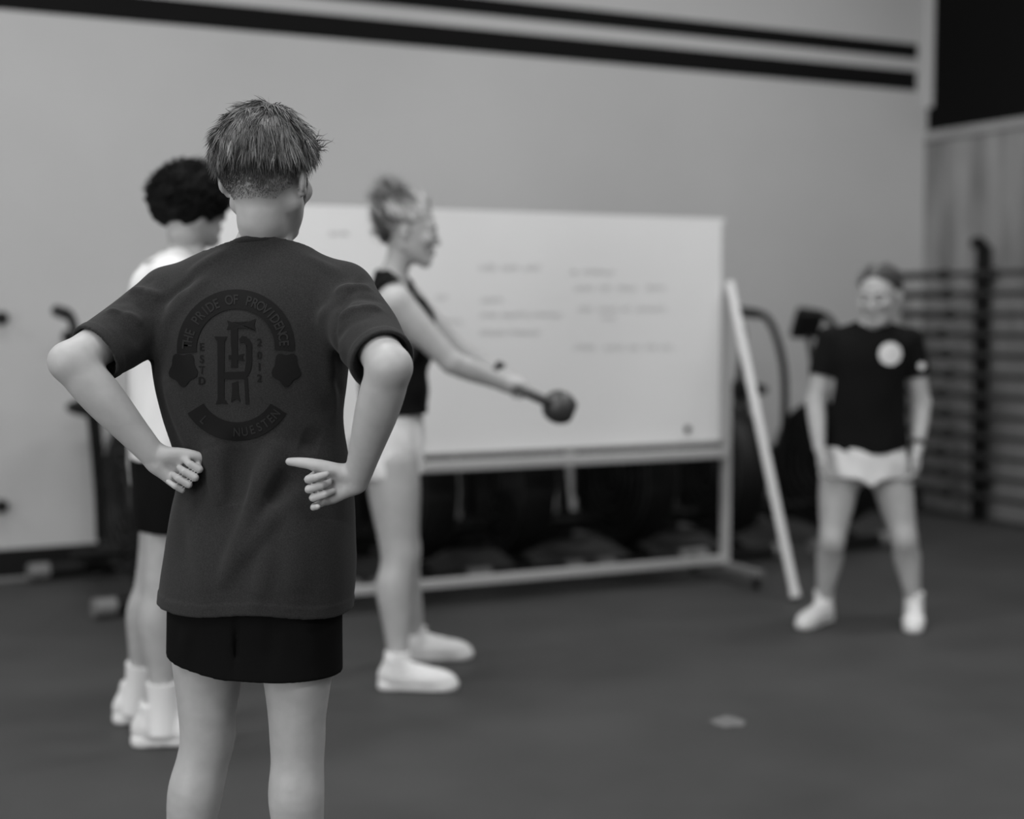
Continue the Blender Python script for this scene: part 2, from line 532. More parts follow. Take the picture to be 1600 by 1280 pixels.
def face_parts(L, s, par, base, R, smile=False):
    for sx in (-1, 1):
        bm = bmesh.new(); bmesh.ops.create_uvsphere(bm, u_segments=20, v_segments=14, radius=0.0125 * s)
        c = L(sx * 0.031, 0.0855, 0.006)
        vs = [c + v.co for v in bm.verts]; bm.verts.index_update()
        fs = [[v.index for v in f.verts] for f in bm.faces]; bm.free()
        o = obj_from('eye', vs, fs, M['eye'], par, base)
        o.data.materials.append(M['iris'])
        fw = R @ Vector((0, 1, -0.1))
        for p in o.data.polygons:
            if (Vector(p.center) + Vector(base) - c).normalized().dot(fw.normalized()) > 0.86: p.material_index = 1
        MB().tube([L(sx * 0.016, 0.0935, 0.026), L(sx * 0.032, 0.0915, 0.031), L(sx * 0.050, 0.076, 0.026)], [0.002 * s, 0.0032 * s, 0.0012 * s], 8, smooth=4).build('eyebrow', M['brow'], par, base, True)
    dz = 0.006 if smile else 0.0
    MB().tube([L(-0.026, 0.0875, -0.058 + dz), L(-0.012, 0.0985, -0.055), L(0, 0.1005, -0.057), L(0.012, 0.0985, -0.055), L(0.026, 0.0875, -0.058 + dz)], [0.001 * s, 0.0035 * s, 0.003 * s, 0.0035 * s, 0.001 * s], 8, smooth=4).build('lip', M['lip'], par, base, True)
    MB().tube([L(-0.025, 0.0872, -0.060 + dz), L(0, 0.1005, -0.069), L(0.025, 0.0872, -0.060 + dz)], [0.001 * s, 0.0045 * s, 0.001 * s], 8, smooth=4).build('lip', M['lip'], par, base, True)

def add_hand(V, W, X, Yt, s=1.0, side=1, curls=None, thumb=None, kf=0.004):
    """W wrist, X towards the knuckles, Yt towards the thumb; side +1 right hand, -1 left hand"""
    X = Vector(X).normalized(); Yt = Vector(Yt); Yt = (Yt - X * Yt.dot(X)).normalized()
    Zp = X.cross(Yt) * (-1 if side > 0 else 1)
    W = Vector(W)
    L = lambda x, y, z: W + (X * x + Yt * y + Zp * z) * s
    ys = (0.029, 0.0095, -0.0100, -0.0275)
    xk = (0.086, 0.090, 0.085, 0.077)
    for y, x in zip(ys, xk):
        V.cone(L(0.005, y * 0.55, 0), L(x, y, -0.002), 0.0135 * s, 0.0105 * s, 0.012)
    V.cone(L(0.018, 0.014, 0.008), L(0.050, 0.027, 0.011), 0.015 * s, 0.013 * s, 0.012)
    V.cone(L(0.015, -0.014, 0.007), L(0.060, -0.024, 0.006), 0.0135 * s, 0.011 * s, 0.012)
    lens = ((0.040, 0.025, 0.021), (0.044, 0.028, 0.022), (0.041, 0.026, 0.022), (0.032, 0.020, 0.019))
    curls = curls or [(25, 30, 15)] * 4
    tips = []
    for q in range(4):
        p = L(xk[q], ys[q], -0.001); a = 0.0
        spread = (0.06, 0.02, -0.03, -0.09)[q]
        pts = [p]; 
        for ln, c in zip(lens[q], curls[q]):
            a += math.radians(c)
            d = (X * math.cos(a) + Zp * math.sin(a) + Yt * spread * max(0.0, math.cos(a))).normalized()
            p = p + d * ln * s; pts.append(p)
        r = (0.0098, 0.0088, 0.0082, 0.0066) if q < 3 else (0.0084, 0.0075, 0.0070, 0.0058)
        V.chain(pts, [t * s for t in r], kf, 1)
        tips.append((pts[-1], d))
    thumb = thumb or [(0.018, 0.016, 0.008), (0.048, 0.040, 0.016), (0.078, 0.052, 0.020), (0.102, 0.056, 0.020)]
    V.chain([L(*t) for t in thumb], [0.0145 * s, 0.0128 * s, 0.0116 * s, 0.0085 * s], 0.010, 3)
    return L

def add_leg(V, hip, knee, ankle, s=1.0, thick=1.0, bend=(0, 0, 0)):
    hip, knee, ankle = Vector(hip), Vector(knee), Vector(ankle)
    b = Vector(bend)          # direction of the calf (backwards)
    t = thick * s
    V.chain([hip, hip.lerp(knee, 0.35), hip.lerp(knee, 0.75), knee, knee.lerp(ankle, 0.13) + b * 0.003, knee.lerp(ankle, 0.32) + b * 0.014, knee.lerp(ankle, 0.62) + b * 0.005, knee.lerp(ankle, 0.88), ankle],
            [0.084 * t, 0.078 * t, 0.061 * t, 0.0545 * t, 0.0535 * t, 0.056 * t, 0.044 * t, 0.034 * t, 0.035 * t], 0.012, 5)
    V.ell(knee - b * 0.016, (0.032 * t, 0.032 * t, 0.040 * t), None, 0.035)

def make_shoe(par, base, heel, fwd, s=1.0, h=0.004, upper='shoe', sole='sole'):
    """heel: point on the floor under the heel's back; fwd: horizontal direction of the toe"""
    heel = Vector((heel[0], heel[1], 0.0)); f = Vector((fwd[0], fwd[1], 0)).normalized(); r = Vector((f.y, -f.x, 0))
    L = lambda x, y, z: heel + (f * x + r * y) * s + Vector((0, 0, z * s))
    Rn = [[f[i], r[i], (0, 0, 1)[i]] for i in range(3)]
    V = Vol(h)
    V.ell(L(0.055, 0, 0.048), (0.055 * s, 0.036 * s, 0.050 * s), Rn, 0.02)
    V.ell(L(0.14, 0, 0.040), (0.10 * s, 0.041 * s, 0.040 * s), Rn, 0.03)
    V.ell(L(0.205, 0.003, 0.036), (0.072 * s, 0.045 * s, 0.030 * s), Rn, 0.03)
    V.cone(L(0.060, 0, 0.06), L(0.062, 0, 0.105), 0.038 * s, 0.040 * s, 0.02)
    V.cone(L(0.065, 0, 0.085), L(0.155, 0, 0.062), 0.028 * s, 0.022 * s, 0.02)
    V.cone(L(0.066, 0, 0.10), L(0.070, 0, 0.16), 0.030 * s, 0.034 * s, 0.006, 'cut')
    V.op(lambda X, Y, Z: Z - 0.020 * s + 0 * X + 0 * Y, L(-0.1, -0.2, -0.1) - Vector((.3, .3, .1)), L(0.3, 0.2, 0.02) + Vector((.3, .3, .01)), 'cut', 0.0)
    v, q = V.mesh()
    up = obj_from('shoe', v, q, M[upper], par, base)
    V = Vol(h)
    V.chain([L(0.035, 0, 0.016), L(0.10, 0.0, 0.016), L(0.16, 0.002, 0.016), L(0.225, 0.004, 0.018), L(0.245, 0.003, 0.022)], [0.036 * s, 0.034 * s, 0.040 * s, 0.044 * s, 0.038 * s], 0.01, 5)
    def flat(f_, lo, hh):
        X, Y, Z = grid_of(f_, lo, hh)
        return np.maximum(f_, np.abs(Z - 0.0175 * s) - 0.0165 * s).astype(np.float32) + 0 * X
    v, q = V.mesh(flat)
    obj_from('sole', v, q, M[sole], up, base)
    mb = MB()
    for k in range(4):
        x = 0.088 + 0.022 * k; z = 0.112 - 0.009 * k
        mb.tube([L(x, -0.020, z - 0.012), L(x + 0.004, 0, z - 0.002), L(x, 0.020, z - 0.012)], 0.0028 * s, 6, smooth=3)
    mb.build('lace', M[sole], up, base, True)
    return up

# ------------------------------------------------------------------ hair
def hair_mesh(roots, dirs, lens, rad, tones, gravity=0.0, nseg=5, curl=0.0, wob=0.15, rng=RNG, flat=1.0):
    """tapered locks, all of one head of hair in one mesh"""
    n = len(roots); sides = 3
    P0 = np.array(roots, float); D = np.array(dirs, float)
    D /= np.linalg.norm(D, axis=1)[:, None] + 1e-9
    ref = np.where(np.abs(D[:, 2:3]) < 0.9, np.array([[0, 0, 1.0]]), np.array([[1.0, 0, 0]]))
    Xa = np.cross(D, ref); Xa /= np.linalg.norm(Xa, axis=1)[:, None] + 1e-9
    Ya = np.cross(Xa, D)
    lens = np.asarray(lens, float)[:, None]; rad = np.broadcast_to(np.asarray(rad, float), (n,))[:, None]
    p = P0.copy(); d = D.copy()
    ph = rng.uniform(0, 6.28, (n, 1))
    rings = []
    bend = rng.normal(size=(n, 3)) * wob
    for k in range(nseg + 1):
        t = k / nseg
        r = rad * (1.0 - 0.92 * t ** 1.5)
        off = 0
        if curl:
            ang = ph + t * 9.0
            off = (Xa * np.cos(ang) + Ya * np.sin(ang)) * curl * (0.3 + t)
        for q in range(sides):
            a = 2 * math.pi * q / sides
            rings.append(p + off + (Xa * math.cos(a) + Ya * math.sin(a) * flat) * r)
        g = np.array([[0, 0, -1.0]]) * gravity
        d = d + (g + bend) / nseg
        d /= np.linalg.norm(d, axis=1)[:, None]
        p = p + d * lens / nseg
    Vv = np.stack(rings, 1)            # n, (nseg+1)*3, 3
    m = (nseg + 1) * sides
    fs = []
    for k in range(nseg):
        for q in range(sides):
            fs.append((k * sides + q, k * sides + (q + 1) % sides, (k + 1) * sides + (q + 1) % sides, (k + 1) * sides + q))
    fs = np.array(fs)
    Fv = (fs[None] + (np.arange(n) * m)[:, None, None]).reshape(-1, 4)
    T = np.repeat(np.asarray(tones, float), m)
    return Vv.reshape(-1, 3), Fv, T

def merge(parts):
    vs, fs, ts, n = [], [], [], 0
    for v, f, t in parts:
        vs.append(v); fs.append(f + n); ts.append(np.broadcast_to(t, (len(v),))); n += len(v)
    return np.concatenate(vs), np.concatenate(fs), np.concatenate(ts)

def scalp(n, rng=RNG):
    """even random directions on the unit sphere"""
    v = rng.normal(size=(n, 3)); return v / np.linalg.norm(v, axis=1)[:, None]
# ================================================================== THE SETTING
def slab(name, pts, thick_dir, m, kind='structure'):
    """flat slab from a 4-point face, thickened along thick_dir"""
    mb = MB()
    a = [Vector(p) for p in pts]; b = [p + Vector(thick_dir) for p in a]
    mb.add(a + b, [(0, 1, 2, 3), (7, 6, 5, 4), (0, 4, 5, 1), (1, 5, 6, 2), (2, 6, 7, 3), (3, 7, 4, 0)])
    o = mb.build(name, m)
    if kind: o['kind'] = kind
    return o

def rbox(mb, a0, a1, b0, b1, z0, z1, bevel=0.0):
    """box aligned with the room, in room coordinates"""
    R = Matrix(((E1.x, E2.x, 0), (E1.y, E2.y, 0), (0, 0, 1)))
    c = room((a0 + a1) / 2, (b0 + b1) / 2, (z0 + z1) / 2)
    return mb.box(c, (abs(a1 - a0), abs(b1 - b0), abs(z1 - z0)), R, bevel)

T = 0.15
floor = rbox(MB(), -T, ROOM_A + T, -T, ROOM_B + T, -0.12, 0.0).build('floor', M['rubber'])
tag(floor, 'dark speckled rubber gym floor', kind='structure')
wall_back = rbox(MB(), 0, ROOM_A, -T, 0, 0, ROOM_H).build('wall_back', M['wall'])
tag(wall_back, 'long pale painted wall with two black stripes', kind='structure')
wall_right = rbox(MB(), -T, 0, -T, ROOM_B, 0, ROOM_H).build('wall_right', M['black_wall'])
tag(wall_right, 'black upper wall above plywood sheets', kind='structure')
tag(rbox(MB(), ROOM_A, ROOM_A + T, -T, ROOM_B, 0, ROOM_H).build('wall_left', M['wall']), 'pale painted side wall', kind='structure')
tag(rbox(MB(), 0, ROOM_A, ROOM_B, ROOM_B + T, 0, ROOM_H).build('wall_front', M['wall']), 'pale painted wall behind the camera', kind='structure')
tag(rbox(MB(), -T, ROOM_A + T, -T, ROOM_B + T, ROOM_H, ROOM_H + 0.1).build('ceiling', M['ply_trim']), 'plain ceiling of the hall', kind='structure')

# painted stripes on the long wall
def stripe(z0, z1, m, a0=0.03, b=0.004):
    return rbox(MB(), a0, ROOM_A - 0.02, 0.0, b, z0, z1).build('painted_stripe', m, wall_back)
stripe(2.972, 3.068, M['stripe_black'], 0.10)
stripe(2.765, 2.893, M['stripe_black'], 0.105)
# pale corner trim at the end of the long wall
tag(rbox(MB(), -0.03, 0.02, 0.0, 0.05, 2.66, ROOM_H).build('trim_1', M['stripe_light']), 'pale corner trim beside the black upper wall', kind='structure')

# black skirting along the long wall with a thin pale edge strip on the floor
bb = rbox(MB(), 0.0, ROOM_A, 0.0, 0.03, 0.0, 0.14).build('baseboard_back', M['black_plastic'])
tag(bb, 'black skirting board along the pale wall', kind='structure')
t2 = rbox(MB(), 5.45, ROOM_A, 0.10, 0.135, 0.0, 0.02, 0.004).build('trim_2', M['dark_alu'])
tag(t2, 'thin grey edge strip on the floor at the wall', kind='structure')

# plywood sheets on the lower right wall
for k in range(8):
    rbox(MB(), 0.0, 0.018, 0.004 + k * 1.22, 1.216 + k * 1.22, 0.0, 2.44, 0.002).build('plywood_sheet', M['ply'], wall_right)
rbox(MB(), 0.0, 0.035, 0.0, 9.76, 2.44, 2.50, 0.003).build('plywood_cap', M['ply_trim'], wall_right)

# pale scuff of chalk on the floor
p = P(1138, 1138, 4.62); p.z = 0
mb = MB(); n = 22
mb.v = [(p.x + 0.052 * math.cos(6.283 * k / n) * (1 + 0.25 * math.sin(3 * k)), p.y + 0.062 * math.sin(6.283 * k / n) * (1 + 0.2 * math.cos(5 * k)), 0.0015) for k in range(n)]
mb.v += [(x * 1.0, y, -0.001) for x, y, z in mb.v]
mb.f = [tuple(range(n))] + [(k, (k + 1) % n, n + (k + 1) % n, n + k) for k in range(n)]
mb.build('chalk_scuff', M['chalk'], floor)

# dark pegs on the long wall
def wall_at(u, v):
    """point of the long wall seen at (u, v)"""
    r = ray(u, v); o = Vector((0, 0, CAM_H))
    t = (COR - o).dot(E2) / r.dot(E2)
    return o + r * t
for (u, v, lab) in ((2, 497, 'black wall peg high up at the left edge of the picture'),
                    (107, 526, 'black wall peg level with the elbow of the boy in the charcoal shirt'),
                    (2, 791, 'black wall peg low down at the left edge of the picture')):
    q = wall_at(u, v)
    e = empty('wall_peg', q)
    MB().lathe([(0.034, 0.0), (0.034, 0.008), (0.030, 0.010)], (0, 0, 0), E2, 20).build('flange', M['black_plastic'], e, smooth=True)
    MB().tube([E2 * 0.008, E2 * 0.05, E2 * 0.085 + Vector((0, 0, 0.012))], 0.016, 12, smooth=3).build('hook', M['black_plastic'], e, smooth=True)
    tag(e, lab, 'wall peg', 'black pegs on the long wall')

# wide glazed door in the side wall (out of the picture): frame, rails and bright panes
dr = rbox(MB(), ROOM_A - 0.02, ROOM_A - 0.004, DOOR_B0, DOOR_B1, 0.0, DOOR_Z).build('door_1', M['pane'])
tag(dr, 'wide glazed door letting in daylight', kind='structure')
for k in range(5):
    b = DOOR_B0 + (DOOR_B1 - DOOR_B0) * k / 4
    rbox(MB(), ROOM_A - 0.028, ROOM_A, b - 0.04, b + 0.04, 0.0, DOOR_Z, 0.004).build('door_frame', M['dark_alu'], dr)
for k in range(5):
    z = DOOR_Z * k / 4
    rbox(MB(), ROOM_A - 0.027, ROOM_A, DOOR_B0, DOOR_B1, max(z - 0.04, 0.0), z + 0.04, 0.004).build('door_rail', M['dark_alu'], dr)

# ceiling lamps (above the picture)
for i, (a, b, pw) in enumerate(LAMPS):
    c = room(a, b, ROOM_H - 0.16)
    e = empty('ceiling_lamp', c)
    R = Matrix(((E1.x, E2.x, 0), (E1.y, E2.y, 0), (0, 0, 1)))
    MB().box((0, 0, 0.08), (LAMP_L + 0.06, LAMP_W + 0.06, 0.08), R, 0.01).build('housing', M['grey_plastic'], e)
    MB().box((0, 0, 0.03), (LAMP_L, LAMP_W, 0.02), R, 0.004).build('diffuser', M['lamp'], e)
    for sx in (-0.8, 0.8):
        MB().tube([E1 * sx + Vector((0, 0, 0.11)), E1 * sx + Vector((0, 0, 0.161))], 0.006, 6).build('hanger', M['grey_plastic'], e)
    tag(e, 'long ceiling lamp above the %s of the hall, %s' % (('back', 'middle', 'front')[i // 3], ('near the plywood wall', 'over the centre line', 'near the glazed door side')[i % 3]), 'lamp', 'ceiling lamps')
    ld = bpy.data.lights.new('lamp_light', 'AREA'); ld.shape = 'RECTANGLE'; ld.size = LAMP_L; ld.size_y = LAMP_W; ld.energy = pw
    lo = bpy.data.objects.new('lamp_light', ld); COL.objects.link(lo); lo.parent = e
    lo.location = (0, 0, 0.015); lo.rotation_euler = (0, 0, YAW)

# ================================================================== WHITEBOARD
BR = Vector((1.0, 7.1, 0))                       # right end on the floor
BL = Vector((-1.30, 6.0, 0))                     # left end
ex = (BR - BL).normalized(); BW = (BR - BL).length
en = Vector((ex.y, -ex.x, 0))                    # towards the camera
RB = Matrix(((ex.x, en.x, 0), (ex.y, en.y, 0), (0, 0, 1)))
wb = empty('whiteboard', BL, 0)
def bbox(x0, x1, n0, n1, z0, z1, bev=0.0, mb=None):
    mb = mb or MB()
    c = ex * ((x0 + x1) / 2) + en * ((n0 + n1) / 2) + Vector((0, 0, (z0 + z1) / 2))
    return mb.box(c, (x1 - x0, n1 - n0, z1 - z0), RB, bev)
ZT, ZB = 1.735, 0.685
bbox(0.0, BW, -0.008, 0.010, ZB, ZT, 0.002).build('board_panel', M['board'], wb)
for (z0, z1) in ((ZT - 0.001, ZT + 0.018), (ZB - 0.018, ZB + 0.001)):
    bbox(-0.015, BW + 0.015, -0.009, 0.0105, z0, z1, 0.003).build('frame_rail', M['board'] if z0 > 1 else M['dark_alu'], wb)
for x in (-0.018, BW):
    bbox(x, x + 0.018, -0.012, 0.014, ZB, ZT, 0.003).build('frame_stile', M['alu'], wb)
for x in (-0.062, BW + 0.022):
    bbox(x, x + 0.040, -0.02, 0.02, 0.085, 1.40, 0.005).build('post', M['alu'] , wb)
tray = bbox(0.0, BW, 0.012, 0.085, ZB - 0.075, ZB - 0.030, 0.006).build('tray', M['alu'], wb)
bbox(-0.06, BW + 0.06, -0.018, 0.018, 0.085, 0.125, 0.005).build('crossbar', M['alu'], wb)
for x in (-0.042, BW + 0.042):
    ft = bbox(x - 0.024, x + 0.024, -0.30, 0.30, 0.060, 0.095, 0.008).build('foot_beam', M['dark_alu'], wb)
    for nn in (-0.27, 0.27):
        c = ex * x + en * nn
        MB().tube([c + en * -0.008 + Vector((0, 0, 0.026)) - ex * 0.011, c + Vector((0, 0, 0.026)) + ex * 0.011], 0.026, 16).build('caster', M['black_plastic'], ft, smooth=False)
        MB().box(c + Vector((0, 0, 0.050)), (0.034, 0.034, 0.022), RB, 0.003).build('caster_fork', M['steel'], ft)
tag(wb, 'wide wheeled whiteboard with faint handwriting on a pale metal stand', 'whiteboard')

# handwriting: faint marker strokes, too blurred to read; laid out in lines as on the board
def board_at(u, v):
    r = ray(u, v); o = Vector((0, 0, CAM_H)); q0 = BL + en * 0.0105
    t = (q0 - o).dot(en) / r.dot(en); q = o + r * t - BL
    return q.dot(ex), q.z
LINES = [(748, 845, 418, 11, (0, 26, 36, 62, 72, 96)), (752, 785, 469, 9, (0, 33)), (752, 878, 492, 9, (0, 26, 30, 74, 78, 126)), (750, 842, 520, 9, (0, 40, 46, 92)),
         (892, 958, 425, 9, (0, 8, 18, 66)), (898, 1040, 450, 9, (0, 28, 38, 56, 66, 96, 112, 142)), (903, 1040, 483, 9, (0, 22, 32, 62, 70, 80, 90, 137)),
         (940, 962, 497, 6, (0, 22)), (898, 1050, 543, 9, (0, 32, 46, 76, 86, 100, 110, 128, 134, 152)), (515, 545, 365, 8, (0, 14, 18, 30)), (680, 700, 465, 6, (0, 18)), (690, 722, 502, 7, (0, 32))]
rs = random.Random(3)
for (u0, u1, v0, hgt, seg) in LINES:
    for s0, s1 in zip(seg[::2], seg[1::2]):
        mb = MB()
        x0, z0 = board_at(u0 + s0, v0); x1, z1 = board_at(u0 + s1, v0)
        hh = hgt / 330.0; pts = []
        nst = max(6, int((x1 - x0) / 0.010))
        for k in range(nst + 1):
            t = k / nst
            zz = z0 + (z1 - z0) * t + hh * (0.5 if k % 2 else -0.5) * rs.uniform(0.35, 1.0)
            pts.append(ex * (x0 + (x1 - x0) * t + rs.uniform(-0.003, 0.003)) + en * 0.0108 + Vector((0, 0, zz)))
        mb.tube(pts, 0.0017, 4, smooth=2)
        mb.build('handwriting', M['ink'], wb)

x, z = board_at(1074, 671)
mg = empty('board_magnet', BL + ex * x + en * 0.010 + Vector((0, 0, z)))
MB().lathe([(0.017, 0), (0.017, 0.006), (0.013, 0.010)], (0, 0, 0), en, 18).build('magnet_cap', M['black_plastic'], mg, smooth=True)
MB().lathe([(0.007, 0.010), (0.009, 0.016), (0.006, 0.018)], (0, 0, 0), en, 14).build('magnet_knob', M['black_plastic'], mg, smooth=True)
tag(mg, 'small dark magnet near the lower right corner of the whiteboard', 'magnet')

# white pipe leaning against the whiteboard's right post
pb = P(1243, 942, 6.60); pb.z = 0.021
pt = BL + ex * (BW + 0.03) + en * 0.045 + Vector((0, 0, 1.43))
pp = empty('pvc_pipe', (pb.x, pb.y, 0))
ax = (pt - pb).normalized()
MB().tube([pb - pp.location, pt - pp.location + ax * 0.02], 0.021, 20).build('pipe', M['pvc'], pp, smooth=True)
MB().lathe([(0.0235, -0.004), (0.0235, 0.03), (0.021, 0.031)], pb - pp.location, ax, 20).build('end_cap', M['pvc'], pp, smooth=True)
tag(pp, 'long white plastic pipe leaning against the end of the whiteboard', 'pipe')

# ================================================================== AIR BIKES between board and wall
def make_bike():
    b = empty('air_bike', (0, 0, 0))
    bl = M['black_metal']
    for y in (-0.52, 0.52):
        st = MB().tube([(-0.27, y, 0.045), (0.27, y, 0.045)], 0.036, 14).build('stabiliser', bl, b, smooth=True)
        for sx in (-1, 1):
            MB().tube([(sx * 0.20, y, 0.046), (sx * 0.295, y, 0.046)], 0.041, 14).build('end_cap', M['grey_plastic'], st, smooth=True)
    MB().tube([(0, -0.52, 0.07), (0, -0.25, 0.14), (0, 0.1, 0.16), (0, 0.52, 0.07)], 0.036, 12, smooth=4).build('frame', bl, b, smooth=True)
    MB().tube([(0, -0.25, 0.13), (0, -0.32, 0.55), (0, -0.36, 0.80)], [0.036, 0.032, 0.024], 12).build('seat_post', bl, b, smooth=True)
    V = Vol(0.012)
    V.ell((0, -0.42, 0.845), (0.125, 0.12, 0.045), None, 0.03); V.cone((0, -0.40, 0.85), (0, -0.20, 0.855), 0.05, 0.03, 0.04)
    v, q = V.mesh(); obj_from('seat', v, q, M['black_plastic'], b)
    # fan with drum, guard rings and blades
    fan = MB().lathe([(0.05, -0.085), (0.335, -0.085), (0.352, -0.06), (0.352, 0.06), (0.335, 0.085), (0.05, 0.085)], (0, 0.33, 0.47), (1, 0, 0), 36).build('fan_drum', M['black_plastic'], b, smooth=True)
    for sx in (-1, 1):
        mb = MB()
        for r in (0.11, 0.17, 0.23, 0.29, 0.335):
            mb.tube([(sx * 0.095, 0.33 + r * math.cos(a * 6.283 / 28), 0.47 + r * math.sin(a * 6.283 / 28)) for a in range(28)], 0.004, 5, closed=True)
        mb.build('guard_rings', M['steel'], fan)
        mb = MB()
        for k in range(10):
            a = k * 6.283 / 10
            mb.box((sx * 0.089, 0.33 + 0.19 * math.cos(a), 0.47 + 0.19 * math.sin(a)), (0.006, 0.26, 0.03), Matrix.Rotation(a, 3, 'X'))
        mb.build('fan_blades', bl, fan)
    MB().box((0, 0.05, 0.42), (0.075, 0.36, 0.24), None, 0.03).build('chain_cover', bl, b)
    for sx in (-1, 1):
        MB().tube([(sx * 0.13, 0.10, 0.28), (sx * 0.15, 0.14, 0.55), (sx * 0.20, 0.19, 0.95), (sx * 0.235, 0.15, 1.19), (sx * 0.235, 0.05, 1.29), (sx * 0.235, -0.12, 1.31)], 0.021, 12, smooth=6).build('handle_arm', bl, b, smooth=True)
        g = MB().tube([(sx * 0.235, 0.0, 1.297), (sx * 0.235, -0.15, 1.312)], 0.028, 12).build('grip', M['black_plastic'], b, smooth=True)
        MB().tube([(sx * 0.06, -0.02, 0.30), (sx * 0.10, sx * 0.10 - 0.02, 0.30 - sx * 0.09)], 0.016, 8).build('crank', bl, b, smooth=True)
        MB().box((sx * 0.165, sx * 0.10 - 0.02, 0.30 - sx * 0.09), (0.10, 0.085, 0.025), None, 0.006).build('pedal', M['steel'], b)
        MB().tube([(sx * 0.10, 0.33, 0.25), (sx * 0.33, 0.33, 0.25)], 0.020, 10).build('foot_peg', bl, b, smooth=True)
    MB().tube([(0, 0.24, 0.75), (0, 0.20, 1.05), (0, 0.17, 1.17)], 0.018, 10).build('console_post', bl, b, smooth=True)
    MB().box((0, 0.155, 1.235), (0.19, 0.05, 0.15), Matrix.Rotation(-0.35, 3, 'X'), 0.012).build('console', M['black_plastic'], b)
    return b
BIKES = [(1.70, 'black air bike nearest the corner, beside the girl in the black shirt'),
         (2.36, 'black air bike whose handle shows beside the leaning white pipe'),
         (3.00, 'black air bike behind the right end of the whiteboard'),
         (3.62, 'black air bike behind the whiteboard, under the kettlebell'),
         (4.22, 'black air bike behind the woman with the kettlebell'),
         (4.80, 'black air bike hidden behind the boy in the charcoal shirt'),
         (5.47, 'black air bike at the left, behind the curly-haired person')]
proto = make_bike()
for i, (a, lab) in enumerate(BIKES):
    o = proto if i == 0 else copy_tree(proto)
    c = room(a, 0.74 if a < 5 else 0.66, 0)
    o.location = c
    o.rotation_euler = (0, 0, -math.atan2(E2.x, E2.y) + (0.10, -0.08, 0.05, -0.06, 0.08, -0.04, 0.10)[i])
    tag(o, lab, 'exercise bike', 'air bikes along the wall')

# ================================================================== BARBELLS on a wall rack at the right
rk = empty('barbell_rack', room(0.05, 0.0, 0))
def rloc(a, b, z): return room(a, b, z) - rk.location
for b in (0.66, 1.95):
    mb = MB(); R = Matrix(((E1.x, E2.x, 0), (E1.y, E2.y, 0), (0, 0, 1)))
    mb.box(rloc(0.13, b, 0.86), (0.065, 0.075, 1.72), R, 0.006)
    up = mb.build('upright', M['black_metal'], rk)
    MB().tube([rloc(0.13, b, 1.70), rloc(0.16, b, 1.74), rloc(0.22, b + 0.02, 1.735)], 0.036, 12, smooth=3).build('top_cap', M['black_plastic'], up, smooth=True)
    for z in (0.25, 1.55):
        MB().box(rloc(0.066, b, z), (0.08, 0.05, 0.06), R, 0.004).build('wall_bracket', M['black_metal'], up)
    for k in range(12):
        MB().box(rloc(0.195, b, 0.16 + 0.125 * k - 0.022), (0.075, 0.045, 0.014), R, 0.002).build('cradle', M['black_metal'], up)
tag(rk, 'black upright rack holding horizontal barbells on the plywood wall', 'rack')
def make_barbell():
    e = empty('barbell', (0, 0, 0))
    d = E2
    MB().tube([d * 0.44, d * 1.75], 0.017, 12).build('shaft', M['steel'], e, smooth=True)
    for s0, s1, cc in ((0.02, 0.45, 0.445), (1.74, 2.17, 1.745)):
        MB().tube([d * s0, d * s1], 0.025, 14).build('sleeve', M['steel'], e, smooth=True)
        MB().tube([d * (cc - 0.018), d * (cc + 0.018)], 0.037, 14).build('collar', M['steel'], e, smooth=True)
    return e
bp = make_barbell()
ORD = ['top', 'second', 'third', 'fourth', 'fifth', 'sixth', 'seventh', 'eighth', 'ninth', 'tenth', 'eleventh', 'lowest']
for k in range(12):
    o = bp if k == 0 else copy_tree(bp)
    z = 0.16 + 0.125 * (11 - k) + 0.010
    o.location = room(0.255, 0.0 + 0.03 * ((k * 7) % 3), z)
    lab = {0: 'topmost dark barbell on the wall rack', 11: 'lowest dark barbell on the wall rack'}.get(k, 'dark barbell on the wall rack, %s from the top' % ORD[k])
    tag(o, lab, 'barbell', 'barbells on the wall rack')
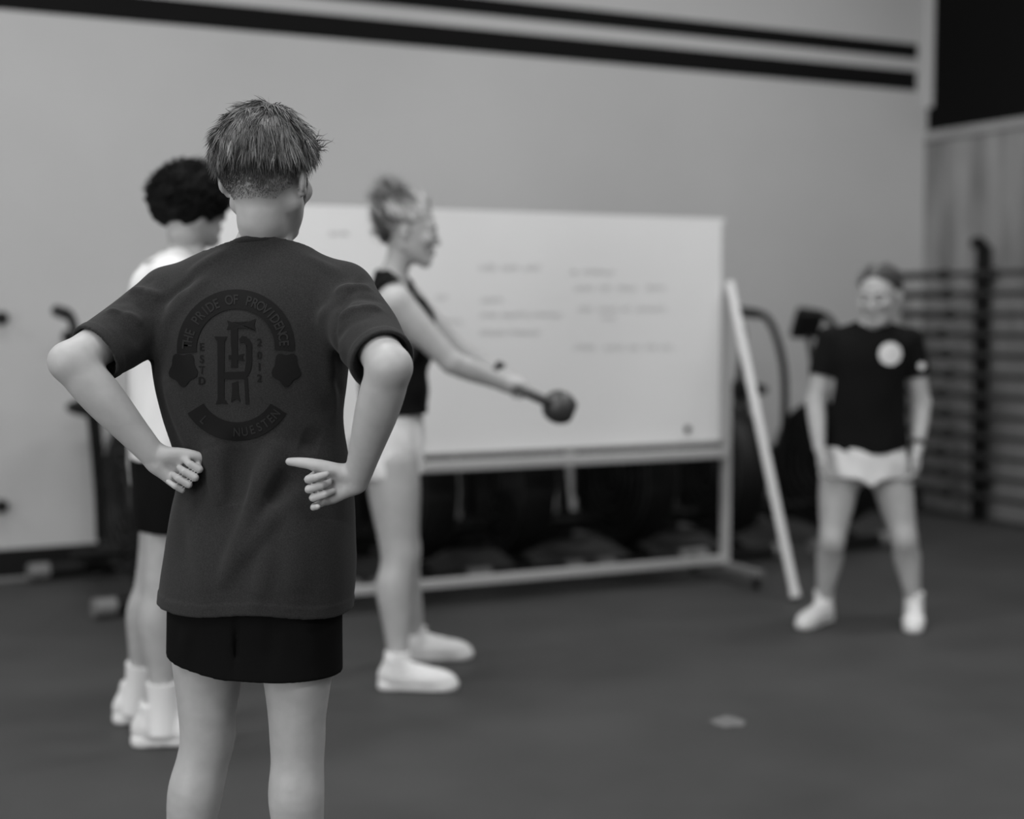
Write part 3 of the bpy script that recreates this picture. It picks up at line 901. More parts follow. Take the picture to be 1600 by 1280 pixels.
# ================================================================== BOY in the charcoal shirt, seen from behind, hands on hips
def build_boy():
    Y0 = 2.85
    yaw = math.radians(18)
    fwd = Vector((math.sin(yaw), math.cos(yaw), 0)); rgt = Vector((fwd.y, -fwd.x, 0))
    base = Vector((P(395, 900, Y0).x, Y0, 0))
    # joints
    shL, shR = P(264, 470, 2.90), P(540, 467, 2.80)
    elL, elR = P(112, 566, 2.72), P(609, 574, 2.57)
    wrL, wrR = P(240, 712, 2.765), P(559, 744, 2.685)
    neckb = P(411, 392, 2.85)
    headC = P(417, 277, 2.835)
    RH = rot_head(math.radians(17), math.radians(3), math.radians(0))
    hs = 0.965
    V = Vol(0.003)
    Lh = add_head(V, headC, RH, hs, neckb, (0.049, 0.056))
    # trunk (under the shirt)
    tk = [(0.74, 0.135, 0.095), (0.86, 0.135, 0.092), (0.98, 0.125, 0.082), (1.12, 0.135, 0.088), (1.26, 0.150, 0.092), (1.34, 0.140, 0.078), (1.40, 0.085, 0.055)]
    keys = []
    for z, a, b in tk:
        c = P(404 if z < 1.0 else 400, 490 + (1.3 - z) * 807, Y0)
        keys.append((z, c.x, Y0, a, b))
    V.loft(keys, -yaw, 0.03)
    for sh in (shL, shR): V.cone(neckb + Vector((0, 0, -0.03)), sh, 0.040, 0.040, 0.03)
    # arms
    for sh, el, wr in ((shL, elL, wrL), (shR, elR, wrR)):
        V.chain([sh, sh.lerp(el, 0.4), sh.lerp(el, 0.8), el], [0.043, 0.042, 0.039, 0.0375], 0.012, 4)
        ax = (wr - el).normalized()
        V.chain([el, el.lerp(wr, 0.18), el.lerp(wr, 0.42), el.lerp(wr, 0.75), wr, wr + ax * 0.012], [0.0365, 0.040, 0.0385, 0.030, 0.0245, 0.022], 0.014, 5)
        V.ell(el + (el - sh).normalized() * 0.012 + (el - wr).normalized() * 0.010, (0.019, 0.019, 0.019), None, 0.025)
    # hands: palms to the rear, thumbs along the waist, fingers curled
    add_hand(V, wrR + (wrR - elR).normalized() * 0.004, (-0.95, 0.12, -0.30), (-0.30, 0, 0.95), 0.88, 1,
             [(84, 70, 35), (84, 98, 52), (80, 100, 52), (40, 60, 36)],
             [(0.012, 0.014, 0.010), (0.052, 0.042, 0.014), (0.095, 0.062, 0.008), (0.128, 0.074, 0.000)], 0.003)
    add_hand(V, wrL + (wrL - elL).normalized() * 0.004, (0.85, 0.12, -0.53), (0.53, 0.10, 0.85), 0.86, -1,
             [(76, 104, 50), (80, 104, 50), (78, 104, 52), (70, 90, 50)],
             [(0.012, 0.014, 0.010), (0.038, 0.034, 0.015), (0.070, 0.047, 0.012), (0.097, 0.054, 0.006)], 0.003)
    # legs
    hL, hR = P(328, 930, 2.885), P(466, 930, 2.82)
    kL, kR = P(323, 1155, 2.90), P(464, 1155, 2.83)
    aL, aR = Vector((P(288, 1280, 2.90).x - 0.018, 2.93, 0.085)), Vector((P(471, 1280, 2.86).x + 0.004, 2.87, 0.085))
    for h_, k_, a_ in ((hL, kL, aL), (hR, kR, aR)):
        add_leg(V, h_, k_, a_, 1.0, 0.97, -fwd)
    V.ell(P(396, 900, 2.85), (0.13, 0.10, 0.09), None, 0.05)
    v, q = V.mesh()
    body = obj_from('person', v, q, M['skin'], None, base)
    tag(body, 'boy in a charcoal printed shirt and black shorts, seen from behind, hands on hips', 'person', 'people in the gym')
    face_parts(Lh, hs, body, base, RH)
    BV = BVHTree.FromPolygons([tuple(x) for x in v], [tuple(f) for f in q])

    # ---------------- shirt
    S0 = Vol(0.008); S = Vol(0.0032)
    prof = [  # picture height, left edge, right edge, half depth
        (955, 250, 548, 0.140), (940, 251, 548, 0.140), (900, 254, 552, 0.138), (860, 260, 555, 0.134), (800, 270, 554, 0.126), (740, 281, 546, 0.116), (700, 272, 540, 0.112),
        (650, 257, 535, 0.112), (600, 243, 540, 0.116), (550, 236, 546, 0.118), (500, 236, 550, 0.116), (460, 246, 546, 0.104), (430, 268, 530, 0.086), (405, 308, 496, 0.072), (388, 338, 478, 0.066), (374, 349, 467, 0.062), (364, 352, 464, 0.060)]
    keys = []
    for vv, ul, ur, dp in prof:
        a, b = P(ul, vv, Y0 + 0.02), P(ur, vv, Y0 - 0.02)
        hw = (b.x - a.x) / 2
        rx = math.sqrt(max(hw * hw - (dp * math.sin(yaw)) ** 2, 1e-4)) / math.cos(yaw)
        keys.append(((a.z + b.z) / 2, (a.x + b.x) / 2, Y0, rx, dp))
    keys = [(keys[0][0] - 0.06,) + keys[0][1:]] + keys
    for S_ in (S0, S):
        S_.loft(keys, -yaw, 0.02, power=2.25)
        S_.cone(neckb + Vector((-0.01, 0.0, -0.015)), shL + Vector((0.012, 0, 0.012)), 0.050, 0.056, 0.03)
        S_.cone(neckb + Vector((0.01, 0.0, -0.015)), shR + Vector((-0.012, 0, 0.012)), 0.050, 0.056, 0.03)
    # sleeves, open towards the elbow
    cuts = []
    for sh, el, tt, r0, r1, droop in ((shL, elL, 0.80, 0.061, 0.056, -0.012), (shR, elR, 0.86, 0.061, 0.057, -0.008)):
        d = (el - sh).normalized()
        dr = Vector((0, 0, droop))
        end = sh.lerp(el, tt)
        for S_ in (S0, S): S_.chain([sh, sh.lerp(el, 0.45) + dr, end + dr, el + d * 0.05 + dr], [r0, r0 + 0.001, r1, r1], 0.022, 4)
        n = A(d); c = A(end)
        e = A(el + d * 0.06)
        def cut(X, Y, Z, n=n, c=c, e=e):
            pl = (X - c[0]) * n[0] + (Y - c[1]) * n[1] + (Z - c[2]) * n[2]
            sp = np.sqrt((X - e[0]) ** 2 + (Y - e[1]) ** 2 + (Z - e[2]) ** 2) - 0.17
            return -np.maximum(-pl, sp)
        cuts.append(cut)
    # folds of the cloth, traced as soft ridges and valleys on the back
    v0_, q0_ = S0.mesh()
    B0 = BVHTree.FromPolygons([tuple(x) for x in v0_], [tuple(f_) for f_ in q0_])
    def at(u, v): # point on the back of the shirt
        h = B0.ray_cast(Vector((0, 0, CAM_H)), ray(u, v))[0]
        return h if h is not None else P(u, v, Y0 - 0.1)
    FO = [((428, 705), (392, 800), 0.016, 0.012), ((395, 800), (352, 905), 0.014, 0.008), ((372, 700), (366, 790), 0.020, -0.012), ((455, 745), (420, 790), 0.018, -0.010),
          ((440, 790), (380, 868), 0.014, 0.007), ((420, 850), (405, 935), 0.016, 0.005), ((330, 700), (350, 790), 0.018, 0.010), ((455, 800), (462, 930), 0.022, 0.005), ((300, 800), (330, 930), 0.022, 0.004),
          ((262, 600), (300, 700), 0.014, 0.009), ((285, 455), (246, 560), 0.011, 0.008), ((300, 440), (258, 470), 0.010, -0.006), ((320, 440), (262, 500), 0.010, 0.006),
          ((505, 500), (520, 640), 0.014, 0.006), ((540, 560), (515, 640), 0.010, -0.006), ((500, 700), (470, 690), 0.02, -0.006), ((350, 395), (300, 425), 0.010, 0.005), ((480, 400), (530, 428), 0.010, 0.004), ((570, 436), (538, 478), 0.009, -0.0030), ((538, 474), (526, 545), 0.009, -0.0035), ((526, 540), (530, 610), 0.009, -0.0035), ((540, 455), (512, 540), 0.012, 0.003), ((236, 440), (240, 585), 0.009, -0.0030)]
    for (a, b, w, d) in FO:
        fn, lo, hi = fold(at(*a), at(*b), w * 1.1, d * (2.9 if a[1] > 690 else 2.0)); S.op(fn, lo, hi, 'disp', 0, 0)
    # sleeve folds: armhole creases and rumples around each sleeve
    for sh, el in ((shL, elL), (shR, elR)):
        d = (el - sh).normalized(); back = (Vector((0, -1, 0)) - d * Vector((0, -1, 0)).dot(d)).normalized(); upv = d.cross(back)
        if upv.z < 0: upv = -upv
        for t, w, dep, o0, o1 in ((0.22, 0.011, 0.006, 0.9, 0.0), (0.36, 0.010, -0.007, 1.0, -0.2), (0.50, 0.011, 0.006, 0.9, -0.3), (0.62, 0.009, -0.005, 0.5, -0.7), (0.30, 0.012, 0.005, -0.4, -1.1)):
            pts = []
            for o in (o0, (o0 + o1) / 2, o1):
                pts.append(sh + d * (t * (el - sh).length + 0.02 * o) + (back * math.cos(o * 1.2) + upv * math.sin(o * 1.2)) * 0.064)
            for a, b in ((pts[0], pts[1]), (pts[1], pts[2])):
                fn, lo, hi = fold(a, b, w, dep * 1.5); S.op(fn, lo, hi, 'disp', 0, 0)
    wn = wave_noise(26, 0.0016, 5)
    lo_, hi_ = (base.x - 0.5, 2.3, 0.6), (base.x + 0.5, 3.2, 1.6)
    S.op(wn, lo_, hi_, 'disp', 0, 0)
    zh = P(400, 944, Y0).z
    hx = base.x
    cuts.append(lambda X, Y, Z: (zh + 0.006 * np.sin((X - hx) * 22 + 1.0) + 0.018 * np.clip(-(X - hx), 0, 1) - 0.0 * Y) - Z)
    # neck opening: a slanted plane, high at the nape and lower at the throat
    zc = P(408, 371, 2.79).z
    nx, ny = neckb.x, neckb.y
    plane = lambda Y: zc - 0.42 * (Y - (ny - 0.06))
    cuts.append(lambda X, Y, Z: -np.maximum(np.sqrt((X - nx) ** 2 + (Y - ny) ** 2) - 0.115, plane(Y) - Z))
    def hems(X, Y, Z, f_):        # doubled cloth along the hem and the sleeve ends
        band = (cuts[2](X, Y, Z) > -0.024)
        for c in (cuts[0], cuts[1]): band = band | (c(X, Y, Z) > -0.020)
        return f_ - 0.0016 * band.astype(np.float32)
    S.mod(hems, lo_, hi_)
    sv, sq = S.mesh(shell(0.0068, cuts))
    shirt = obj_from('shirt', sv, sq, M['tee'], body, base)
    shirt['label'] = 'charcoal cotton shirt with a black emblem printed on the back'
    # neck rib
    nd = (headC - neckb).normalized()
    mb = MB(); pts = []
    for k in range(28):
        a = 6.283 * k / 28
        x_, y_ = nx + math.cos(a) * 0.0650, ny + math.sin(a) * 0.0625
        pts.append(Vector((x_, y_, plane(y_) - 0.003)))
    mb.tube(pts, [0.0068] * 28, 8, closed=True).build('collar', M['tee'], shirt, base, True)
    # stitched hem line
    SB = BVHTree.FromPolygons([tuple(x) for x in sv], [tuple(f) for f in sq])

    # ---------------- print on the back, pressed onto the cloth
    O = Vector((0, 0, CAM_H))
    def press(u, v, off):
        hit = SB.ray_cast(O, ray(u, v))
        if hit[0] is None: return None
        return hit[0] - ray(u, v) * off
    def patch(name, polys, m, off, par):
        """polys: list of (verts2d, faces) in picture coordinates"""
        vs, fs = [], []
        for pv, pf in polys:
            n = len(vs); ok = True; tmp = []
            for (a, b) in pv:
                h = press(a, b, off)
                if h is None: ok = False; break
                tmp.append(h)
            if not ok: continue
            vs += tmp; fs += [tuple(i + n for i in f) for f in pf]
        return obj_from(name, vs, fs, m, par, base, smooth=True)
    def rib(fn, n, w0, w1, across=4):
        vs = []; fs = []
        for i in range(n + 1):
            for j in range(across + 1): vs.append(fn(i / n, w0 + (w1 - w0) * j / across))
        for i in range(n):
            for j in range(across):
                a = i * (across + 1) + j; fs.append((a, a + 1, a + across + 2, a + across + 1))
        return vs, fs
    cx, cyT, cyB = 366.0, 540.0, 598.0
    def arc_top(t, w):      # t 0..1 from the left end over the top to the right end; w = radius
        a = math.radians(184 - 188 * t); return (cx + 2 + w * 1.02 * math.cos(a), cyT - w * 1.02 * math.sin(a) + 6 - 4 * t)
    def arc_bot(t, w):
        a = math.radians(212 + 116 * t); return (cx + 4 + w * math.cos(a), cyB - w * math.sin(a))
    pr = patch('print', [rib(arc_top, 60, 60, 90)], M['print'], 0.0022, shirt)
    patch('print', [rib(arc_bot, 44, 62, 91)], M['print'], 0.0022, shirt)
    # rosettes at both sides
    def rosette(x, y):
        n = 30; vs = []; fs = []
        for ring in range(7):
            for k in range(n):
                a = 6.283 * k / n; r = (1 + 0.13 * math.sin(5 * a)) * (0.02 + 0.98 * ring / 6)
                vs.append((x + 21 * r * math.cos(a), y + 25 * r * math.sin(a)))
        for ring in range(6):
            for k in range(n): fs.append((ring * n + k, ring * n + (k + 1) % n, (ring + 1) * n + (k + 1) % n, (ring + 1) * n + k))
        return vs, fs
    patch('print', [rosette(447, 577)], M['print'], 0.0020, shirt)
    patch('print', [rosette(286, 577)], M['print'], 0.0020, shirt)
    # monogram strokes
    def zq(x, y): return (220 + x / 4.268, 420 + y / 4.268)
    def poly(pts): 
        c = (sum(p[0] for p in pts) / len(pts), sum(p[1] for p in pts) / len(pts))
        tris = [(c, pts[i], pts[(i + 1) % len(pts)]) for i in range(len(pts))]
        mid = lambda a, b: ((a[0] + b[0]) / 2, (a[1] + b[1]) / 2)
        for _ in range(2):
            tris = [t for (a, b, d_) in tris for t in ((a, mid(a, b), mid(a, d_)), (mid(a, b), b, mid(b, d_)), (mid(a, d_), mid(b, d_), d_), (mid(a, b), mid(b, d_), mid(a, d_)))]
        vs = []; ix = {}; fs = []
        for t in tris:
            f_ = []
            for p_ in t:
                k_ = (round(p_[0], 3), round(p_[1], 3))
                if k_ not in ix: ix[k_] = len(vs); vs.append(zq(*p_))
                f_.append(ix[k_])
            fs.append(tuple(f_))
        return vs, fs
    strokes = [[(575, 345), (610, 356), (720, 352), (768, 332), (755, 375), (766, 418), (728, 398), (610, 400), (572, 408), (584, 375)],
               [(600, 380), (645, 380), (645, 480), (645, 660), (600, 660), (605, 560), (600, 480)],
               [(585, 575), (640, 580), (690, 565), (676, 592), (694, 618), (640, 608), (585, 605)],
               [(488, 452), (578, 452), (560, 482), (505, 482)], [(510, 470), (558, 470), (556, 690), (556, 880), (512, 880), (512, 690)], [(498, 905), (512, 870), (556, 870), (582, 905), (540, 898)],
               [(655, 470), (675, 448), (705, 452), (705, 490), (680, 492), (662, 498)], [(690, 452), (722, 470), (740, 505), (740, 640), (700, 640), (702, 510), (690, 490)], [(700, 630), (740, 630), (732, 680), (712, 715), (690, 700)],
               [(535, 690), (700, 685), (716, 712), (690, 735), (535, 735)], [(688, 725), (712, 730), (716, 820), (722, 905), (698, 905), (694, 820)],
               [(608, 762), (648, 750), (650, 830), (664, 892), (636, 866), (600, 892), (608, 830)]]
    patch('print', [poly(s) for s in strokes], M['print'], 0.0018, shirt)
    # lettering
    def glyph(ch):
        cu = bpy.data.curves.new('glyph', 'FONT'); cu.body = ch; cu.align_x = 'CENTER'; cu.size = 1.0; cu.offset = 0.02; cu.resolution_u = 3
        o = bpy.data.objects.new('glyph', cu); COL.objects.link(o)
        dg = bpy.context.evaluated_depsgraph_get(); me = o.evaluated_get(dg).to_mesh()
        vs = [(x.co.x, x.co.y) for x in me.vertices]; fs = [tuple(p.vertices) for p in me.polygons]
        o.evaluated_get(dg).to_mesh_clear(); bpy.data.objects.remove(o); bpy.data.curves.remove(cu)
        return vs, fs
    G = {}
    def letter(ch, place):
        if ch not in G: G[ch] = glyph(ch)
        vs, fs = G[ch]
        return [place(x, y) for x, y in vs], fs
    txt = 'THE PRIDE OF PROVIDENCE'; polys = []
    for i, ch in enumerate(txt):
        if ch == ' ': continue
        t = 0.045 + 0.91 * i / (len(txt) - 1); a = math.radians(184 - 188 * t)
        def place(x, y, a=a, t=t):
            r = 67.5 + y * 21.0; aa = a - x * 16.5 / 75.0
            return (cx + 2 + r * 1.02 * math.cos(aa), cyT - r * 1.02 * math.sin(aa) + 6 - 4 * t)
        polys.append(letter(ch, place))
    for pl in polys: patch('letter', [pl], M['print_light'], 0.0034, shirt)
    polys = []
    for ch, t in (('L', 0.14), ('N', 0.50), ('U', 0.58), ('E', 0.655), ('S', 0.73), ('T', 0.80), ('E', 0.87), ('N', 0.94)):
        a = math.radians(212 + 116 * t)
        def place(x, y, a=a):
            r = 84 - y * 19.0; aa = a + x * 15.0 / 76.0
            return (cx + 4 + r * math.cos(aa), cyB - r * math.sin(aa))
        polys.append(letter(ch, place))
    for pl in polys: patch('letter', [pl], M['print_light'], 0.0034, shirt)
    polys = []
    for x0, word, ys in ((315, 'ESTD', (548, 567, 584, 601)), (405, '2012', (541, 561, 579, 597))):
        for ch, yb in zip(word, ys):
            polys.append(letter(ch, lambda x, y, x0=x0, yb=yb: (x0 + x * 15, yb - y * 17)))
    for pl in polys: patch('letter', [pl], M['print'], 0.0026, shirt)

    # ---------------- shorts
    H = Vol(0.0035)
    zt = 0.86
    hemz = P(440, 1043, Y0).z
    wL, wR = P(300, 880, Y0), P(505, 880, Y0)
    H.loft([(0.54, P(396, 1080, Y0).x, Y0, 0.166, 0.104), (0.66, P(397, 1000, Y0).x, Y0, 0.167, 0.116), (0.74, P(398, 950, Y0).x, Y0, 0.168, 0.120), (0.82, P(400, 900, Y0).x, Y0, 0.152, 0.108), (0.90, P(402, 840, Y0).x, Y0, 0.146, 0.102)], -yaw, 0.02)
    for h_, u0, u1, v1, yy in ((hL, 262, 372, 1035, 2.875), (hR, 374, 534, 1043, 2.83)):
        top = P((u0 + u1) / 2 + (4 if u0 < 300 else -4), 930, yy); bot = P((u0 + u1) / 2, v1 + 40, yy)
        r = (P(u1, v1, yy).x - P(u0, v1, yy).x) / 2
        H.chain([top, top.lerp(bot, 0.5), bot], [r * 0.98, r, r * 1.0], 0.03, 3)
    for a, b, w, d in ((P(372, 965, 2.74), P(372, 1070, 2.76), 0.012, -0.014), (P(300, 960, 2.77), P(280, 1030, 2.79), 0.02, 0.006), (P(470, 960, 2.73), P(500, 1035, 2.74), 0.022, 0.006), (P(430, 965, 2.72), P(420, 1035, 2.73), 0.018, -0.005)):
        fn, lo, hi = fold(a, b, w, d); H.op(fn, lo, hi, 'disp', 0, 0)
    x0 = P(372, 1040, Y0).x
    zl0, zl1, zr = P(258, 1022, Y0).z, P(370, 1045, Y0).z, P(450, 1044, Y0).z
    xl0 = P(258, 1022, Y0).x
    def hem(X, Y, Z):
        t = np.clip((X - xl0) / (x0 - xl0), 0, 1)
        return np.where(X < x0, zl0 + (zl1 - zl0) * np.sqrt(t), zr) - Z + 0 * Y
    v, q = H.mesh(shell(0.0075, [hem, lambda X, Y, Z: Z - 0.88 + 0 * X]))
    obj_from('shorts', v, q, M['shorts'], body, base)

    # ---------------- shoes and socks (below the picture's edge)
    for a_ in (aL, aR):
        mb = MB().lathe([(0.040, -0.03), (0.040, 0.05), (0.043, 0.085), (0.040, 0.088)], a_, (0, 0, 1), 20)
        mb.build('sock', M['sock'], body, base, True)
        make_shoe(body, base, a_ - fwd * 0.065, fwd, 1.0, 0.005, 'dark_shoe', 'sole')

    # ---------------- hair: cropped top with locks, short faded sides
    rng = np.random.default_rng(11)
    Rn = np.array([[RH[i][j] for j in range(3)] for i in range(3)])
    C = np.array(headC)
    def world(p): return C + (p * hs) @ Rn.T
    def surf(d, g=1.0):      # point of the skull in local direction d
        c = np.array([0, -0.014, 0.032]); r = np.array([0.077, 0.099, 0.087]) * g
        t = 1.0 / np.sqrt(((d / r) ** 2).sum(1))
        return c + d * t[:, None]
    parts = []
    # under layer: close cap of the hair mass (top), grown as a surface
    K = Vol(0.003)
    RnL = [[RH[i][j] for j in range(3)] for i in range(3)]
    K.ell(C + Rn @ (np.array([0, -0.008, 0.050]) * hs), (0.086 * hs, 0.104 * hs, 0.090 * hs), RnL, 0.01)
    K.ell(C + Rn @ (np.array([0, -0.030, 0.036]) * hs), (0.085 * hs, 0.091 * hs, 0.068 * hs), RnL, 0.02)
    K.op(wave_noise(150, 0.0022, 9, 9), C - 0.15, C + 0.15, 'disp', 0, 0)
    fw_ = A(RH @ Vector((0, 1, 0))); up_ = A(RH @ Vector((0, 0, 1))); C_ = A(C)
    def lower(f, lo, h):
        X, Y, Z = grid_of(f, lo, h)
        yl = (X - C_[0]) * fw_[0] + (Y - C_[1]) * fw_[1] + (Z - C_[2]) * fw_[2]
        zl = (X - C_[0]) * up_[0] + (Y - C_[1]) * up_[1] + (Z - C_[2]) * up_[2]
        return smax(f, (0.016 + 0.55 * np.clip(yl + 0.02, 0, 1)) - zl, 0.02)
    kv, kq = K.mesh(lower)
    kt = 0.06 + 0 * kv[:, 0]
    parts.append((kv, kq, np.clip(kt, 0.025, 0.09)))
    # long locks: swept from the crown down the back and sides
    n = 7600
    d = scalp(n * 3, rng)
    KB = BVHTree.FromPolygons([tuple(x) for x in kv], [tuple(f_) for f_ in kq])
    c1 = np.array([0, -0.015, 0.045])
    cw = Vector(world(c1[None])[0]); pp_ = []; dd_ = []
    for q_ in d:
        h_ = KB.ray_cast(cw, Vector(Rn @ q_))
        if h_[0] is not None:
            pp_.append(Rn.T @ (np.array(h_[0]) - C) / hs); dd_.append(q_)
    p = np.array(pp_) + np.array(dd_) * 0.0015; d = np.array(dd_)
    lim = 0.030 + 0.50 * np.clip(p[:, 1] + 0.02, 0, 1) + rng.normal(size=len(p)) * 0.005
    keep = p[:, 2] > lim; p, d = p[keep][:n], d[keep][:n]
    crown = np.array([0.020, 0.004, 0.145])
    away = p - crown; away -= d * (away * d).sum(1)[:, None]; away /= np.linalg.norm(away, axis=1)[:, None] + 1e-6
    swirl = np.cross(d, away)
    direc = away * 1.0 + d * (0.10 + 0.16 * rng.random((len(p), 1))) + swirl * 0.22
    # clumps share a lean
    cid = np.floor(p / np.array([0.011, 0.016, 0.02])).astype(int) @ np.array([7, 131, 1009]); cr = np.random.default_rng(3)
    _, inv = np.unique(cid, return_inverse=True); inv = inv.ravel(); m_ = inv.max() + 1
    lean = cr.normal(size=(m_, 3)) * 0.22; tn = cr.uniform(0.45, 1.4, m_); lift = cr.uniform(0.0, 0.22, m_)
    direc = direc + lean[inv] + d * lift[inv][:, None]
    ln = 0.026 + 0.020 * rng.random(len(p))
    tone = 0.105 * tn[inv] * rng.uniform(0.6, 1.5, len(p)) * np.where(rng.random(len(p)) > 0.93, 1.9, 1.0)
    parts.append(hair_mesh(world(p), direc @ Rn.T, ln, 0.0012 * rng.uniform(0.6, 1.3, len(p)), tone, 0.85, 6, 0.0, 0.22, rng))
    # stray tips on top and the tuft at the right temple
    n2 = 150; d = scalp(n2 * 4, rng); p = surf(d, 1.06); p = p[p[:, 2] > 0.095][:n2]
    parts.append(hair_mesh(world(p), (rng.normal(size=(len(p), 3)) * 0.8 + np.array([0, -0.1, 0.7])) @ Rn.T, rng.uniform(0.015, 0.032, len(p)), 0.0006, rng.uniform(0.06, 0.2, len(p)), 0.5, 5, 0, 0.5, rng))
    tp = np.array([0.070, 0.062, 0.070]) + rng.normal(size=(34, 3)) * 0.006
    parts.append(hair_mesh(world(tp), (np.array([0.75, 0.35, 0.25]) + rng.normal(size=(34, 3)) * 0.35) @ Rn.T, rng.uniform(0.02, 0.036, 34), 0.0011, rng.uniform(0.02, 0.07, 34), 0.2, 5, 0.0015, 0.8, rng))
    # clipped fade: short stubble that thins out towards the nape
    n3 = 70000; d = scalp(n3, rng); d[:, 1] -= 0.1; d /= np.linalg.norm(d, axis=1)[:, None]
    p = surf(d, 1.002)
    yl = p[:, 1]
    low = np.where(np.abs(p[:, 0]) > 0.045, -0.012, -0.036) + 0.0 * yl      # hairline at the nape / above the ears
    hline = -0.042 + 0.030 * np.clip((np.abs(p[:, 0]) - 0.034) / 0.040, 0, 1)
    fadew = np.clip((p[:, 2] - hline) / 0.055, 0, 1)
    keep = (p[:, 2] > hline) & (p[:, 2] < 0.085) & (yl < 0.045) & (rng.random(n3) < 0.10 + 0.75 * fadew)
    # keep the ears clear
    keep &= ~((np.abs(p[:, 0]) > 0.060) & (yl > -0.022) & (p[:, 2] < 0.034))
    root = world(p[keep])
    # snap the roots to the real head
    snap = []
    for r0 in root:
        q_, nn, _, _ = BV.find_nearest(Vector(r0)); snap.append((*(q_), *(nn)))
    snap = np.array(snap)
    dn = (d[keep] * 0.55 + np.array([0, -0.1, -0.8])) @ Rn.T
    fw2 = fadew[keep]
    parts.append(hair_mesh(snap[:, :3], dn, 0.003 + 0.011 * fw2, 0.00026 + 0.00028 * fw2, (0.065 + 0.05 * rng.random(len(dn))), 0.1, 2, 0, 0.25, rng))
    hv, hf, ht = merge(parts)
    ho = obj_from('hair', hv, hf, M['hair'], body, base, tone=ht)
    ho['label'] = 'short textured hair, longer on top with faded sides'
    return body
boy = build_boy()
# ================================================================== WOMAN swinging a kettlebell, in profile
def sleeve_cut(sh, d, at, rad):
    """opens a sleeve: takes away what lies beyond `at` along the arm, close to the arm's axis"""
    c, n, a, b = A(sh + d * at), A(d), A(sh), A(sh + d * 0.6)
    return lambda X, Y, Z: -np.maximum(-((X - c[0]) * n[0] + (Y - c[1]) * n[1] + (Z - c[2]) * n[2]), d_cone(X, Y, Z, a, b, rad, rad))

